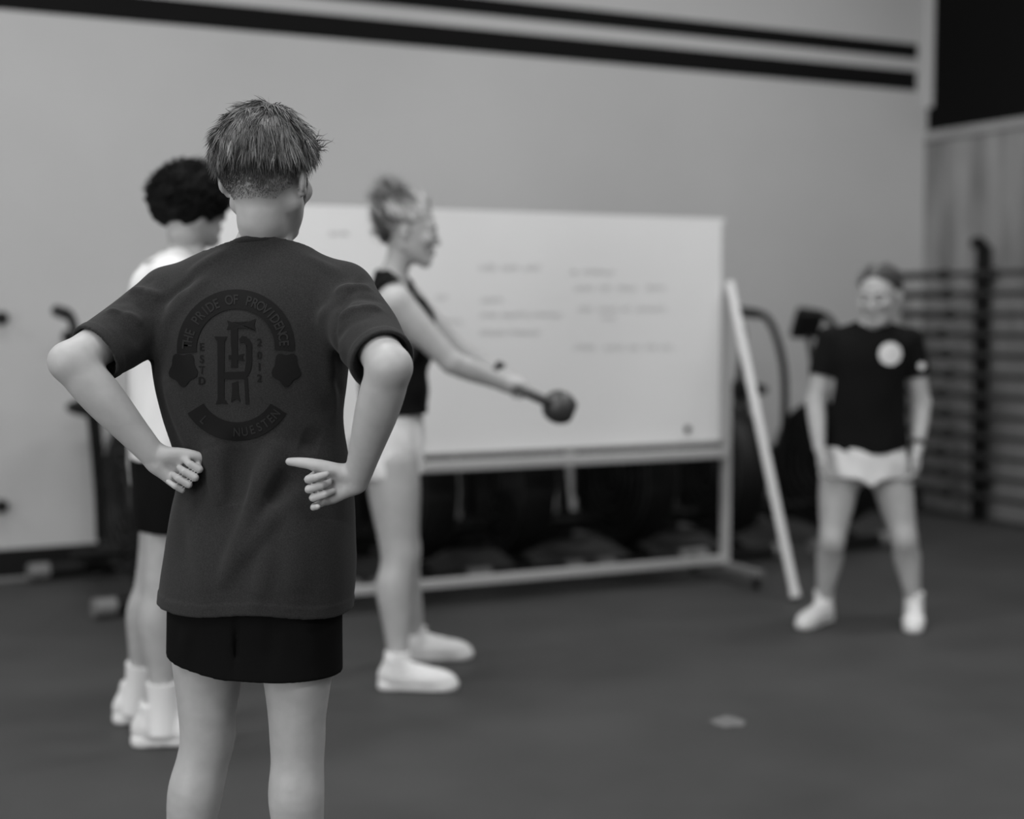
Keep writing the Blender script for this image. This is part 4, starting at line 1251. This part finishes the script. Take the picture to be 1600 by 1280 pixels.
def build_woman():
    Y0 = 5.2
    f = Vector((1, 0.06, 0)).normalized()                 # facing right
    r = Vector((f.y, -f.x, 0))                            # her right, towards the camera
    base = Vector((P(622, 900, Y0).x, Y0, 0))
    shN, shF = P(617, 474, 5.03), P(633, 468, 5.37)
    elN, wrN = P(706, 566, 5.06), P(793, 602, 5.15)
    elF, wrF = P(716, 550, 5.35), P(792, 592, 5.245)
    neckb = P(611, 440, Y0); headC = P(639, 362, Y0)
    RH = rot_head(math.radians(88), math.radians(8))
    hs = 0.98
    V = Vol(0.0055)
    Lh = add_head(V, headC, RH, hs, neckb, (0.047, 0.055), smile=True, fem=True)
    prof = [(700, 548, 662, 0.165), (660, 556, 660, 0.150), (620, 566, 658, 0.135), (580, 566, 658, 0.135), (540, 564, 662, 0.150), (500, 566, 660, 0.160), (470, 574, 648, 0.145), (448, 588, 632, 0.10)]
    keys = []
    for v, a, b, w in prof:
        pa, pb = P(a, v, Y0), P(b, v, Y0); keys.append((pa.z, (pa.x + pb.x) / 2, Y0, (pb.x - pa.x) / 2 * 0.94, w))
    V.loft(keys, 0, 0.03)
    for sh in (shN, shF): V.cone(neckb + Vector((0, 0, -0.02)), sh, 0.045, 0.052, 0.03)
    for sh, el, wr in ((shN, elN, wrN), (shF, elF, wrF)):
        V.chain([sh, sh.lerp(el, 0.25), sh.lerp(el, 0.65), el], [0.060, 0.056, 0.046, 0.039], 0.025, 4)
        V.chain([el, el.lerp(wr, 0.25), el.lerp(wr, 0.6), wr], [0.038, 0.041, 0.033, 0.025], 0.015, 4)
    V.ell(P(640, 520, 5.2), (0.055, 0.135, 0.07), None, 0.04)               # chest
    # hips, legs
    V.ell(P(590, 705, Y0), (0.105, 0.150, 0.105), None, 0.05)
    hN, kN, aN = P(612, 725, 5.11), P(622, 868, 5.085), P(621, 1032, 5.06)
    hF, kF, aF = P(614, 722, 5.29), P(630, 860, 5.34), P(648, 1002, 5.46)
    aN.z = aF.z = 0.095
    add_leg(V, hN, kN, aN, 1.0, 1.12, -f); add_leg(V, hF, kF, aF, 1.0, 1.12, -f)
    # kettlebell frame: axis from handle to bell
    G = P(811, 608, Y0); B = P(873, 636, Y0)
    ax = (B - G).normalized(); lat = Vector((0, 1, 0)); nrm = ax.cross(lat).normalized()
    # both hands wrapped over the grip bar (which runs along lat)
    for wr, off, side in ((wrN, -0.032, 1), (wrF, 0.032, -1)):
        c = G + lat * off
        d = (c - wr).normalized()
        V.cone(wr, c + nrm * 0.014 - ax * 0.022, 0.024, 0.020, 0.015)
        V.ell(c + nrm * 0.018 - ax * 0.016, (0.034, 0.036, 0.020), None, 0.015)
        for k in range(4):
            l = lat * ((-0.027 + 0.018 * k))
            pts = [c + l + nrm * 0.022 - ax * 0.008, c + l + nrm * 0.020 + ax * 0.018, c + l + ax * 0.027, c + l - nrm * 0.022 + ax * 0.014, c + l - nrm * 0.024 - ax * 0.006]
            V.chain(pts, [0.0095, 0.0095, 0.009, 0.0085, 0.007], 0.003, 3)
        sg = -1 if off < 0 else 1
        V.chain([c - ax * 0.03 - lat * sg * 0.02, c - ax * 0.026 - nrm * 0.014 - lat * sg * 0.028, c - nrm * 0.030 - ax * 0.004 - lat * sg * 0.022], [0.013, 0.0105, 0.008], 0.006, 3)
    v, q = V.mesh()
    body = obj_from('person', v, q, M['skin_soft'], None, base)
    tag(body, 'woman in a black tank top and white shorts swinging a kettlebell, in profile', 'person', 'people in the gym')
    face_parts(Lh, hs, body, base, RH, True)

    # tank top with large arm openings
    S = Vol(0.006)
    prof = [(665, 556, 668, 0.165), (648, 560, 668, 0.163), (600, 562, 669, 0.155), (560, 562, 672, 0.160), (520, 562, 678, 0.168), (490, 564, 676, 0.165), (462, 570, 662, 0.150), (440, 580, 642, 0.11), (425, 588, 624, 0.08)]
    keys = []
    for vv, a, b, w in prof:
        pa, pb = P(a, vv, Y0), P(b, vv, Y0); keys.append((pa.z, (pa.x + pb.x) / 2, Y0, (pb.x - pa.x) / 2, w))
    S.loft(keys, 0, 0.02)
    for sh in (shN, shF): S.cone(neckb + Vector((-0.012, 0, -0.005)), sh.lerp(neckb, 0.25) + Vector((-0.008, 0, 0.018)), 0.052, 0.054, 0.02)
    S.op(wave_noise(30, 0.004, 4), base + Vector((-0.4, -0.4, 0.9)), base + Vector((0.4, 0.4, 1.6)), 'disp', 0, 0)
    cuts = []
    zb = P(620, 646, Y0).z
    cuts.append(lambda X, Y, Z: zb - Z + 0 * X + 0 * Y)
    for (cv, yy) in (((616, 508), 5.02), ((620, 506), 5.38)):
        c0 = P(cv[0], cv[1], yy)
        def cut(X, Y, Z, c0=c0, yy=yy):
            d = np.sqrt(((X - c0.x) / 0.088) ** 2 + ((Z - c0.z) / 0.155) ** 2) - 1
            side = (5.2 - Y - 0.085) if yy < 5.2 else (Y - 5.2 - 0.085)
            return -np.maximum(d * 0.1, -side)
        cuts.append(cut)
    na, nb = A(neckb + Vector((0.035, 0, -0.025))), A(headC)
    cuts.append(lambda X, Y, Z: -d_cone(X, Y, Z, na, nb, 0.085, 0.09))
    v, q = S.mesh(shell(0.014, cuts))
    obj_from('tank_top', v, q, M['black_cloth'], body, base)

    # shorts
    H = Vol(0.006)
    keys = []
    for vv, a, b, w in ((770, 560, 662, 0.180), (720, 545, 663, 0.182), (680, 546, 662, 0.176), (645, 556, 660, 0.155), (630, 560, 660, 0.150)):
        pa, pb = P(a, vv, Y0), P(b, vv, Y0); keys.append((pa.z, (pa.x + pb.x) / 2, Y0, (pb.x - pa.x) / 2, w))
    H.loft(keys, 0, 0.02)
    H.op(wave_noise(34, 0.004, 8), base + Vector((-0.4, -0.4, 0.5)), base + Vector((0.4, 0.4, 1.2)), 'disp', 0, 0)
    zb2 = P(610, 741, Y0).z
    v, q = H.mesh(shell(0.014, [lambda X, Y, Z: zb2 + 0.06 * (X - base.x) - Z + 0 * Y, lambda X, Y, Z: Z - P(610, 636, Y0).z + 0 * X]))
    obj_from('shorts', v, q, M['white_cloth'], body, base)
    h0 = Vector((P(590, 1078, 5.03).x, 5.03, 0)); h1 = Vector((P(634, 1030, 5.46).x, 5.46, 0))
    make_shoe(body, base, h0, (1, -0.03, 0), 1.0, 0.006)
    make_shoe(body, base, (aF.x - 0.062, aF.y, 0), (1, 0.10, 0), 1.0, 0.006)
    for a_ in (aN, aF):
        MB().lathe([(0.043, -0.03), (0.043, 0.015), (0.046, 0.03), (0.041, 0.032)], a_, (0, 0, 1), 20).build('sock', M['sock'], body, base, True)
    # watch on the far wrist
    wp = elF.lerp(wrF, 0.80); wa = (wrF - elF).normalized()
    w = MB().lathe([(0.031, -0.012), (0.034, -0.010), (0.034, 0.010), (0.031, 0.012)], wp, wa, 20).build('wrist_watch', M['watch'], body, base, True)
    un = (Vector((0, 0, 1)) - wa * wa.z).normalized()
    MB().lathe([(0.018, 0.0), (0.018, 0.010), (0.014, 0.012)], wp + un * 0.030, un, 16).build('watch_case', M['watch'], w, base, True)

    # hair: streaky blonde, drawn up into a messy bun
    rng = np.random.default_rng(21)
    Rn = np.array([[RH[i][j] for j in range(3)] for i in range(3)]); C = np.array(headC); RnL = Rn.tolist()
    world = lambda p: C + (p * hs) @ Rn.T
    parts = []
    K = Vol(0.006)
    K.ell(C + Rn @ (np.array([0, -0.018, 0.040]) * hs), (0.082 * hs, 0.101 * hs, 0.088 * hs), RnL, 0.01)
    K.ell(C + Rn @ (np.array([0, -0.070, 0.0]) * hs), (0.062 * hs, 0.045 * hs, 0.060 * hs), RnL, 0.03)
    K.ell(C + Rn @ (np.array([0, -0.085, 0.105]) * hs), (0.050 * hs, 0.046 * hs, 0.050 * hs), RnL, 0.02)
    fw_ = A(RH @ Vector((0, 1, 0))); up_ = A(RH @ Vector((0, 0, 1))); C_ = A(C)
    def hl(f_, lo, h):
        X, Y, Z = grid_of(f_, lo, h)
        yl = (X - C_[0]) * fw_[0] + (Y - C_[1]) * fw_[1] + (Z - C_[2]) * fw_[2]
        zl = (X - C_[0]) * up_[0] + (Y - C_[1]) * up_[1] + (Z - C_[2]) * up_[2]
        return smax(f_, np.maximum(0.9 * yl - zl - 0.012 + 0.02, yl * 1.0 - 0.075), 0.012)
    kv, kq = K.mesh(hl)
    loc = (kv - C) @ Rn
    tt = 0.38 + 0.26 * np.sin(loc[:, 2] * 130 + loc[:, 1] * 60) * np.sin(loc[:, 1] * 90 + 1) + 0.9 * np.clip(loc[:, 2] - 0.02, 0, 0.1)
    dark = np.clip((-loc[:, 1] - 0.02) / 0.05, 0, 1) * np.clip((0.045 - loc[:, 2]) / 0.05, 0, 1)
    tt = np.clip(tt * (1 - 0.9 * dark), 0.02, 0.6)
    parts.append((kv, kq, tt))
    n = 1500; d = scalp(n * 3, rng)
    c0 = np.array([0, -0.018, 0.040]); rr = np.array([0.084, 0.104, 0.090])
    p = c0 + d / np.sqrt(((d / rr) ** 2).sum(1))[:, None]
    keep = (p[:, 2] > 0.9 * p[:, 1] + 0.012) & (p[:, 1] < 0.07)
    p, d = p[keep][:n], d[keep][:n]
    bun = np.array([0, -0.085, 0.115])
    to = bun - p; to -= d * (to * d).sum(1)[:, None]; to /= np.linalg.norm(to, axis=1)[:, None] + 1e-6
    band = np.sin(p[:, 0] * 120 + p[:, 2] * 100)
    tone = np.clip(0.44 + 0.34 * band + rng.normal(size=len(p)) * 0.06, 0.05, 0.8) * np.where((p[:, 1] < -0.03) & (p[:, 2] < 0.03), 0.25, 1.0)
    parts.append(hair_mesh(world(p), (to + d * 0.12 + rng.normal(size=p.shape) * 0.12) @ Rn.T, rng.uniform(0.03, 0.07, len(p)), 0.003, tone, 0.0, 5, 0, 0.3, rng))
    d = scalp(420, rng); p = bun + d * np.array([0.046, 0.042, 0.046])
    tg = np.cross(d, rng.normal(size=d.shape))
    parts.append(hair_mesh(world(p), (tg + d * 0.35) @ Rn.T, rng.uniform(0.035, 0.075, len(p)), 0.0035, np.clip(rng.normal(size=len(p)) * 0.12 + 0.20, 0.03, 0.5), 0.0, 6, 0.006, 1.2, rng))
    lp = np.array([0, -0.105, 0.02]) + rng.normal(size=(60, 3)) * np.array([0.03, 0.012, 0.03])
    parts.append(hair_mesh(world(lp), (np.array([0, -1, -0.2]) + rng.normal(size=(60, 3)) * 0.5) @ Rn.T, rng.uniform(0.02, 0.06, 60), 0.0014, rng.uniform(0.05, 0.3, 60), 0.3, 5, 0.002, 0.8, rng))
    hv, hf, ht = merge(parts)
    obj_from('hair', hv, hf, M['hair'], body, base, tone=ht)['label'] = 'streaked blonde hair pinned up in a messy bun'

    # kettlebell, held in both hands
    kb = empty('kettlebell', (B.x, B.y, B.z))
    pr = [(0.0005, 0.060), (0.030, 0.058), (0.040, 0.052), (0.054, 0.030), (0.060, 0.004), (0.056, -0.022), (0.044, -0.042), (0.028, -0.054), (0.001, -0.057)]
    MB().lathe(pr, (0, 0, 0), ax, 40).build('bell', M['iron'], kb, smooth=True)
    g = G - B
    loop = [-ax * 0.036 - lat * 0.036, -ax * 0.060 - lat * 0.056, g + ax * 0.022 - lat * 0.078, g - lat * 0.060, g, g + lat * 0.060, g + ax * 0.022 + lat * 0.078, -ax * 0.060 + lat * 0.056, -ax * 0.036 + lat * 0.036]
    MB().tube(loop, [0.018, 0.0155, 0.014, 0.0135, 0.0135, 0.0135, 0.014, 0.0155, 0.018], 14, smooth=5).build('handle', M['iron'], kb, smooth=True)
    tag(kb, 'small dark iron kettlebell held out in front by the woman', 'kettlebell')
    return body
build_woman()

# ================================================================== CURLY-HAIRED PERSON in a white shirt, behind the boy
def build_curly():
    Y0 = 4.46
    f = Vector((0.95, 0.30, 0)).normalized(); r = Vector((f.y, -f.x, 0))
    yaw = math.atan2(f.x, f.y)
    base = Vector((P(268, 900, Y0).x, Y0, 0))
    neckb = P(288, 402, Y0); headC = P(300, 320, Y0)
    RH = rot_head(math.radians(48), math.radians(5)); hs = 1.0
    shN, shF = P(262, 440, Y0) + r * 0.17 * 0.9, P(268, 440, Y0) - r * 0.17
    V = Vol(0.0055)
    Lh = add_head(V, headC, RH, hs, neckb, (0.052, 0.062))
    keys = []
    for z, d_, w in ((0.86, 0.085, 0.135), (0.98, 0.090, 0.14), (1.10, 0.10, 0.145), (1.25, 0.112, 0.165), (1.38, 0.105, 0.165), (1.46, 0.07, 0.11)):
        c = P(262 if z > 1 else 266, 490 + (1.3 - z) * 515, Y0); keys.append((z, c.x, Y0, d_, w))
    V.loft(keys, math.pi / 2 - yaw, 0.03)
    for sh in (shN, shF): V.cone(neckb + Vector((0, 0, -0.02)), sh, 0.05, 0.055, 0.03)
    # arms hang a little behind the body
    for sh, side in ((shN, 1), (shF, -1)):
        sw = 0.10 if side > 0 else -0.07
        el = sh + Vector((0, 0, -0.28)) + f * sw + r * side * 0.03; wr = el + Vector((0, 0, -0.23)) + f * (0.12 if side > 0 else -0.03)
        V.chain([sh, sh.lerp(el, 0.4), el], [0.052, 0.047, 0.039], 0.02, 4)
        V.chain([el, el.lerp(wr, 0.3), wr], [0.039, 0.040, 0.026], 0.015, 4)
        add_hand(V, wr, Vector((0, 0, -1)) + f * 0.1, f, 0.95, side, [(20, 30, 15)] * 4)
    kN, aN = P(252, 905, 4.36), P(254, 1092, 4.36); kF, aF = P(239, 900, 4.56), P(216, 1080, 4.60)
    hN, hF = P(270, 745, 4.38), P(268, 745, 4.54)
    aN.z = aF.z = 0.10
    add_leg(V, hN, kN, aN, 1.0, 0.96, -f); add_leg(V, hF, kF, aF, 1.0, 0.96, -f)
    V.ell(P(266, 730, Y0), (0.085, 0.13, 0.09), None, 0.04)
    v, q = V.mesh()
    body = obj_from('person', v, q, M['skin'], None, base)
    tag(body, 'person with dark curly hair, white shirt and black shorts, behind the boy', 'person', 'people in the gym')
    face_parts(Lh, hs, body, base, RH)
    # white shirt
    S = Vol(0.006); keys = []
    for vv, a, b, w in ((735, 204, 318, 0.185), (690, 204, 318, 0.18), (640, 205, 316, 0.175), (580, 204, 318, 0.175), (520, 203, 322, 0.185), (470, 203, 324, 0.190), (435, 210, 316, 0.17), (410, 230, 300, 0.12), (398, 250, 292, 0.09)):
        pa, pb = P(a, vv, Y0), P(b, vv, Y0); keys.append((pa.z, (pa.x + pb.x) / 2, Y0, (pb.x - pa.x) / 2, w))
    S.loft(keys, math.pi / 2 - yaw, 0.02)
    cuts = []
    for sh, side in ((shN, 1), (shF, -1)):
        S.cone(neckb + Vector((0, 0, -0.012)), sh + Vector((0, 0, 0.01)), 0.05, 0.058, 0.03)
        d = (Vector((0, 0, -0.28)) + f * (0.10 if side > 0 else -0.07) + r * side * 0.03).normalized()
        S.chain([sh, sh + d * 0.10, sh + d * 0.30], [0.066, 0.068, 0.070], 0.02, 3)
        cuts.append(sleeve_cut(sh, d, 0.20, 0.078))
    S.op(wave_noise(24, 0.004, 2), base + Vector((-0.5, -0.5, 0.7)), base + Vector((0.5, 0.5, 1.6)), 'disp', 0, 0)
    zb = P(262, 715, Y0).z
    cuts.append(lambda X, Y, Z: zb - Z + 0 * X + 0 * Y)
    na, nb = A(neckb + Vector((0.01, 0, -0.01))), A(headC)
    cuts.append(lambda X, Y, Z: -d_cone(X, Y, Z, na, nb, 0.068, 0.08))
    v, q = S.mesh(shell(0.014, cuts)); obj_from('shirt', v, q, M['white_cloth'], body, base)
    # black shorts
    H = Vol(0.006); keys = []
    for vv, a, b, w in ((860, 212, 312, 0.185), (800, 208, 318, 0.19), (740, 206, 322, 0.19), (690, 208, 320, 0.17)):
        pa, pb = P(a, vv, Y0), P(b, vv, Y0); keys.append((pa.z, (pa.x + pb.x) / 2, Y0, (pb.x - pa.x) / 2, w))
    H.loft(keys, math.pi / 2 - yaw, 0.02)
    H.op(wave_noise(26, 0.004, 3), base + Vector((-0.5, -0.5, 0.4)), base + Vector((0.5, 0.5, 1.2)), 'disp', 0, 0)
    zs = P(250, 824, Y0).z
    v, q = H.mesh(shell(0.014, [lambda X, Y, Z: zs - Z + 0 * X + 0 * Y, lambda X, Y, Z: Z - P(250, 700, Y0).z + 0 * X])); obj_from('shorts', v, q, M['shorts'], body, base)
    # tall socks and shoes
    for a_, k_, vt in ((aN, kN, 1066), (aF, kF, 1036)):
        zt = P(240, vt, a_.y).z
        t = lambda z: a_.lerp(k_, (z - a_.z) / (k_.z - a_.z))
        MB().tube([t(0.04), t(0.10), t(zt * 0.6 + 0.03), t(zt)], [0.048, 0.044, 0.045, 0.050], 20, smooth=4).build('sock', M['sock'], body, base, True)
    make_shoe(body, base, Vector((P(206, 1172, 4.37).x, aN.y, 0)), (1, 0.12, 0), 1.08, 0.006)
    make_shoe(body, base, Vector((P(176, 1140, 4.6).x, aF.y, 0)), (0.9, 0.35, 0), 1.05, 0.006)
    # curls
    rng = np.random.default_rng(31)
    Rn = np.array([[RH[i][j] for j in range(3)] for i in range(3)]); C = np.array(P(299, 302, Y0))
    K = Vol(0.006)
    K.ell(C, (0.122, 0.115, 0.092), None, 0.01); K.ell(C + np.array([-0.02, 0, -0.035]), (0.105, 0.105, 0.075), None, 0.03)
    K.op(wave_noise(75, 0.006, 6, 9), C - 0.2, C + 0.2, 'disp', 0, 0)
    fc = A(Vector(headC) + RH @ Vector((0, 0.105, -0.02)))
    K.ell(fc, (0.05, 0.07, 0.085), None, 0.02, 'cut')
    kv, kq = K.mesh()
    parts = [(kv, kq, np.full(len(kv), 0.006))]
    d = scalp(1300, rng); d = d[d[:, 2] > -0.75]
    p = C + d * np.array([0.120, 0.113, 0.092])
    ok = ((p - np.array(fc)) ** 2).sum(1) > 0.075 ** 2; p, d = p[ok], d[ok]
    parts.append(hair_mesh(p, d + rng.normal(size=d.shape) * 0.5, rng.uniform(0.014, 0.03, len(p)), 0.0042, rng.uniform(0.004, 0.012, len(p)), 0.3, 8, 0.007, 0.5, rng))
    hv, hf, ht = merge(parts)
    obj_from('hair', hv, hf, M['hair_dark'], body, base, tone=ht)['label'] = 'thick dark curly hair'
    return body
build_curly()

# ================================================================== GIRL in the black shirt at the right
def build_girl():
    Y0 = 6.12
    f = Vector((-0.22, -0.975, 0)).normalized(); r = Vector((f.y, -f.x, 0))       # her right is to the picture's left
    fh = Vector((-0.55, -0.83, 0)).normalized()
    yaw = math.atan2(f.x, f.y)
    base = Vector((P(1352, 900, Y0).x, Y0, 0))
    neckb = P(1362, 512, Y0 + 0.01); headC = P(1374, 462, Y0 - 0.04)
    RH = rot_head(math.atan2(fh.x, fh.y), math.radians(14)); hs = 0.99
    shR, shL = P(1298, 533, Y0 + 0.0), P(1422, 533, Y0 + 0.03)
    V = Vol(0.0055)
    Lh = add_head(V, headC, RH, hs, neckb, (0.045, 0.054), smile=True, fem=True)
    keys = []
    for vv, a, b, w in ((745, 1288, 1412, 0.11), (700, 1290, 1412, 0.108), (650, 1298, 1408, 0.095), (600, 1294, 1410, 0.10), (560, 1294, 1416, 0.105), (530, 1300, 1420, 0.09), (512, 1330, 1395, 0.065)):
        pa, pb = P(a, vv, Y0), P(b, vv, Y0); keys.append((pa.z, (pa.x + pb.x) / 2, Y0, (pb.x - pa.x) / 2, w))
    V.loft(keys, 0, 0.03)
    for sh in (shR, shL): V.cone(neckb + Vector((0, 0, -0.02)), sh, 0.042, 0.045, 0.03)
    elR, wrR = P(1274, 628, Y0 - 0.02), P(1280, 700, Y0 - 0.12); elL, wrL = P(1440, 630, Y0 + 0.02), P(1434, 702, Y0 - 0.06)
    for sh, el, wr, side in ((shR, elR, wrR, 1), (shL, elL, wrL, -1)):
        V.chain([sh, sh.lerp(el, 0.4), el], [0.046, 0.043, 0.037], 0.02, 4)
        V.chain([el, el.lerp(wr, 0.35), wr], [0.037, 0.037, 0.024], 0.015, 4)
        add_hand(V, wr, Vector((0.05 * side, -0.15, -1)), f, 0.9, side, [(25, 35, 20)] * 4)
    hR, kR, aR = P(1312, 745, Y0), P(1300, 845, Y0 - 0.06), P(1287, 938, Y0 + 0.02)
    hL, kL, aL = P(1392, 745, Y0), P(1413, 842, Y0 - 0.06), P(1428, 945, Y0 - 0.02)
    aR.z = aL.z = 0.09
    add_leg(V, hR, kR, aR, 0.92, 1.06, -f); add_leg(V, hL, kL, aL, 0.92, 1.06, -f)
    V.ell(P(1352, 725, Y0), (0.155, 0.105, 0.085), None, 0.05)
    v, q = V.mesh()
    body = obj_from('person', v, q, M['skin_soft'], None, base)
    tag(body, 'smiling girl in a black logo shirt and white shorts standing at the right', 'person', 'people in the gym')
    face_parts(Lh, hs, body, base, RH, True)
    # shirt
    S = Vol(0.006); keys = []
    for vv, a, b, w in ((730, 1286, 1418, 0.135), (700, 1287, 1418, 0.135), (650, 1291, 1414, 0.125), (600, 1292, 1414, 0.125), (560, 1290, 1418, 0.125), (535, 1296, 1420, 0.11), (518, 1318, 1404, 0.085), (506, 1340, 1388, 0.065)):
        pa, pb = P(a, vv, Y0), P(b, vv, Y0); keys.append((pa.z, (pa.x + pb.x) / 2, Y0, (pb.x - pa.x) / 2, w))
    S.loft(keys, 0, 0.02)
    cuts = []
    for sh, el in ((shR, elR), (shL, elL)):
        S.cone(neckb + Vector((0, 0, -0.008)), sh + Vector((0, 0, 0.006)), 0.042, 0.050, 0.03)
        d = (el - sh).normalized()
        S.chain([sh, sh + d * 0.08, sh + d * 0.24], [0.056, 0.058, 0.058], 0.012, 3)
        cuts.append(sleeve_cut(sh, d, 0.150, 0.066))
    S.op(wave_noise(24, 0.004, 12), base + Vector((-0.5, -0.5, 0.5)), base + Vector((0.5, 0.5, 1.6)), 'disp', 0, 0)
    zb = P(1352, 706, Y0).z
    cuts.append(lambda X, Y, Z: zb + 0.9 * (X - base.x) ** 2 + 0.02 * (X - base.x) - Z + 0 * Y)
    na, nb = A(neckb + Vector((0, -0.015, 0.004))), A(headC + Vector((0, 0, 0.0)))
    cuts.append(lambda X, Y, Z: -d_cone(X, Y, Z, na, nb, 0.062, 0.07))
    sv, sq = S.mesh(shell(0.014, cuts)); shirt = obj_from('shirt', sv, sq, M['black_cloth'], body, base)
    SB = BVHTree.FromPolygons([tuple(x) for x in sv], [tuple(q_) for q_ in sq])
    def disc(u, v, rad):
        n = 28; vs = []; fs = []
        c = P(u, v, 6.0)
        for ring, rr in enumerate((0.0, 0.5, 1.0)):
            for k in range(n):
                a = 6.283 * k / n
                dr = (c + Vector((math.cos(a) * rad * rr, 0, math.sin(a) * rad * rr)) - Vector((0, 0, CAM_H))).normalized()
                h = SB.ray_cast(Vector((0, 0, CAM_H)), dr)[0]
                if h is None: return
                vs.append(h - dr * 0.004)
        for ring in range(2):
            for k in range(n): fs.append((ring * n + k, ring * n + (k + 1) % n, (ring + 1) * n + (k + 1) % n, (ring + 1) * n + k))
        obj_from('print', vs, fs, M['white_cloth'], shirt, base)['label'] = 'round white emblem'
    disc(1391, 553, 0.047); disc(1440, 572, 0.015)
    # shorts
    H = Vol(0.006); keys = []
    for vv, a, b, w in ((690, 1288, 1412, 0.13), (720, 1282, 1418, 0.135), (745, 1280, 1420, 0.135), (775, 1278, 1424, 0.135)):
        pa, pb = P(a, vv, Y0), P(b, vv, Y0); keys.append((pa.z, (pa.x + pb.x) / 2, Y0, (pb.x - pa.x) / 2, w))
    H.loft(keys, 0, 0.02)
    H.op(wave_noise(30, 0.004, 13), base + Vector((-0.5, -0.5, 0.4)), base + Vector((0.5, 0.5, 1.2)), 'disp', 0, 0)
    cr = P(1350, 752, Y0)
    zs = P(1350, 744, Y0).z
    v, q = H.mesh(shell(0.014, [lambda X, Y, Z: zs - Z + 0 * X + 0 * Y - 0.03 * np.exp(-((X - cr.x) / 0.03) ** 2), lambda X, Y, Z: Z - P(1350, 696, Y0).z + 0 * X]))
    obj_from('shorts', v, q, M['white_cloth'], body, base)
    # watch
    wa = (wrL - elL).normalized()
    w = MB().lathe([(0.027, -0.011), (0.031, -0.009), (0.031, 0.009), (0.027, 0.011)], elL.lerp(wrL, 0.86), wa, 18).build('wrist_watch', M['watch'], body, base, True)
    # shoes turned outwards
    for a_, d in ((aR, Vector((-0.62, -0.78, 0))), (aL, Vector((-0.25, -0.97, 0)))):
        d.normalize()
        make_shoe(body, base, a_ - d * 0.06, d, 0.95, 0.006)
        MB().lathe([(0.039, -0.03), (0.039, 0.02), (0.042, 0.045), (0.038, 0.047)], a_, (0, 0, 1), 18).build('sock', M['sock'], body, base, True)
    # hair parted and drawn back
    rng = np.random.default_rng(41)
    Rn = np.array([[RH[i][j] for j in range(3)] for i in range(3)]); C = np.array(headC)
    world = lambda p: C + (p * hs) @ Rn.T
    K = Vol(0.006)
    K.ell(C + Rn @ (np.array([0, -0.018, 0.038]) * hs), (0.082 * hs, 0.100 * hs, 0.087 * hs), Rn.tolist(), 0.01)
    K.ell(C + Rn @ (np.array([0, -0.10, 0.0]) * hs), (0.035 * hs, 0.035 * hs, 0.04 * hs), Rn.tolist(), 0.02)
    fw_ = A(RH @ Vector((0, 1, 0))); up_ = A(RH @ Vector((0, 0, 1))); C_ = A(C)
    def hl(f_, lo, h):
        X, Y, Z = grid_of(f_, lo, h)
        yl = (X - C_[0]) * fw_[0] + (Y - C_[1]) * fw_[1] + (Z - C_[2]) * fw_[2]
        zl = (X - C_[0]) * up_[0] + (Y - C_[1]) * up_[1] + (Z - C_[2]) * up_[2]
        return smax(f_, 1.25 * yl - zl + 0.008, 0.008)
    kv, kq = K.mesh(hl)
    parts = [(kv, kq, np.full(len(kv), 0.06))]
    d = scalp(1600, rng); c0 = np.array([0, -0.018, 0.038]); rr = np.array([0.083, 0.101, 0.088])
    p = c0 + d / np.sqrt(((d / rr) ** 2).sum(1))[:, None]
    ok = p[:, 2] > 1.25 * p[:, 1] + 0.014; p, d = p[ok], d[ok]
    to = np.array([0, -0.11, 0.0]) - p; to -= d * (to * d).sum(1)[:, None]; to /= np.linalg.norm(to, axis=1)[:, None] + 1e-6
    parts.append(hair_mesh(world(p), (to + d * 0.08) @ Rn.T, rng.uniform(0.03, 0.06, len(p)), 0.002, np.clip(rng.normal(size=len(p)) * 0.03 + np.where(np.abs(p[:, 0]) < 0.012, 0.2, 0.08), 0.03, 0.3), 0.1, 4, 0, 0.15, rng))
    hv, hf, ht = merge(parts)
    obj_from('hair', hv, hf, M['hair'], body, base, tone=ht)['label'] = 'hair parted in the middle and tied back'
    return body
build_girl()
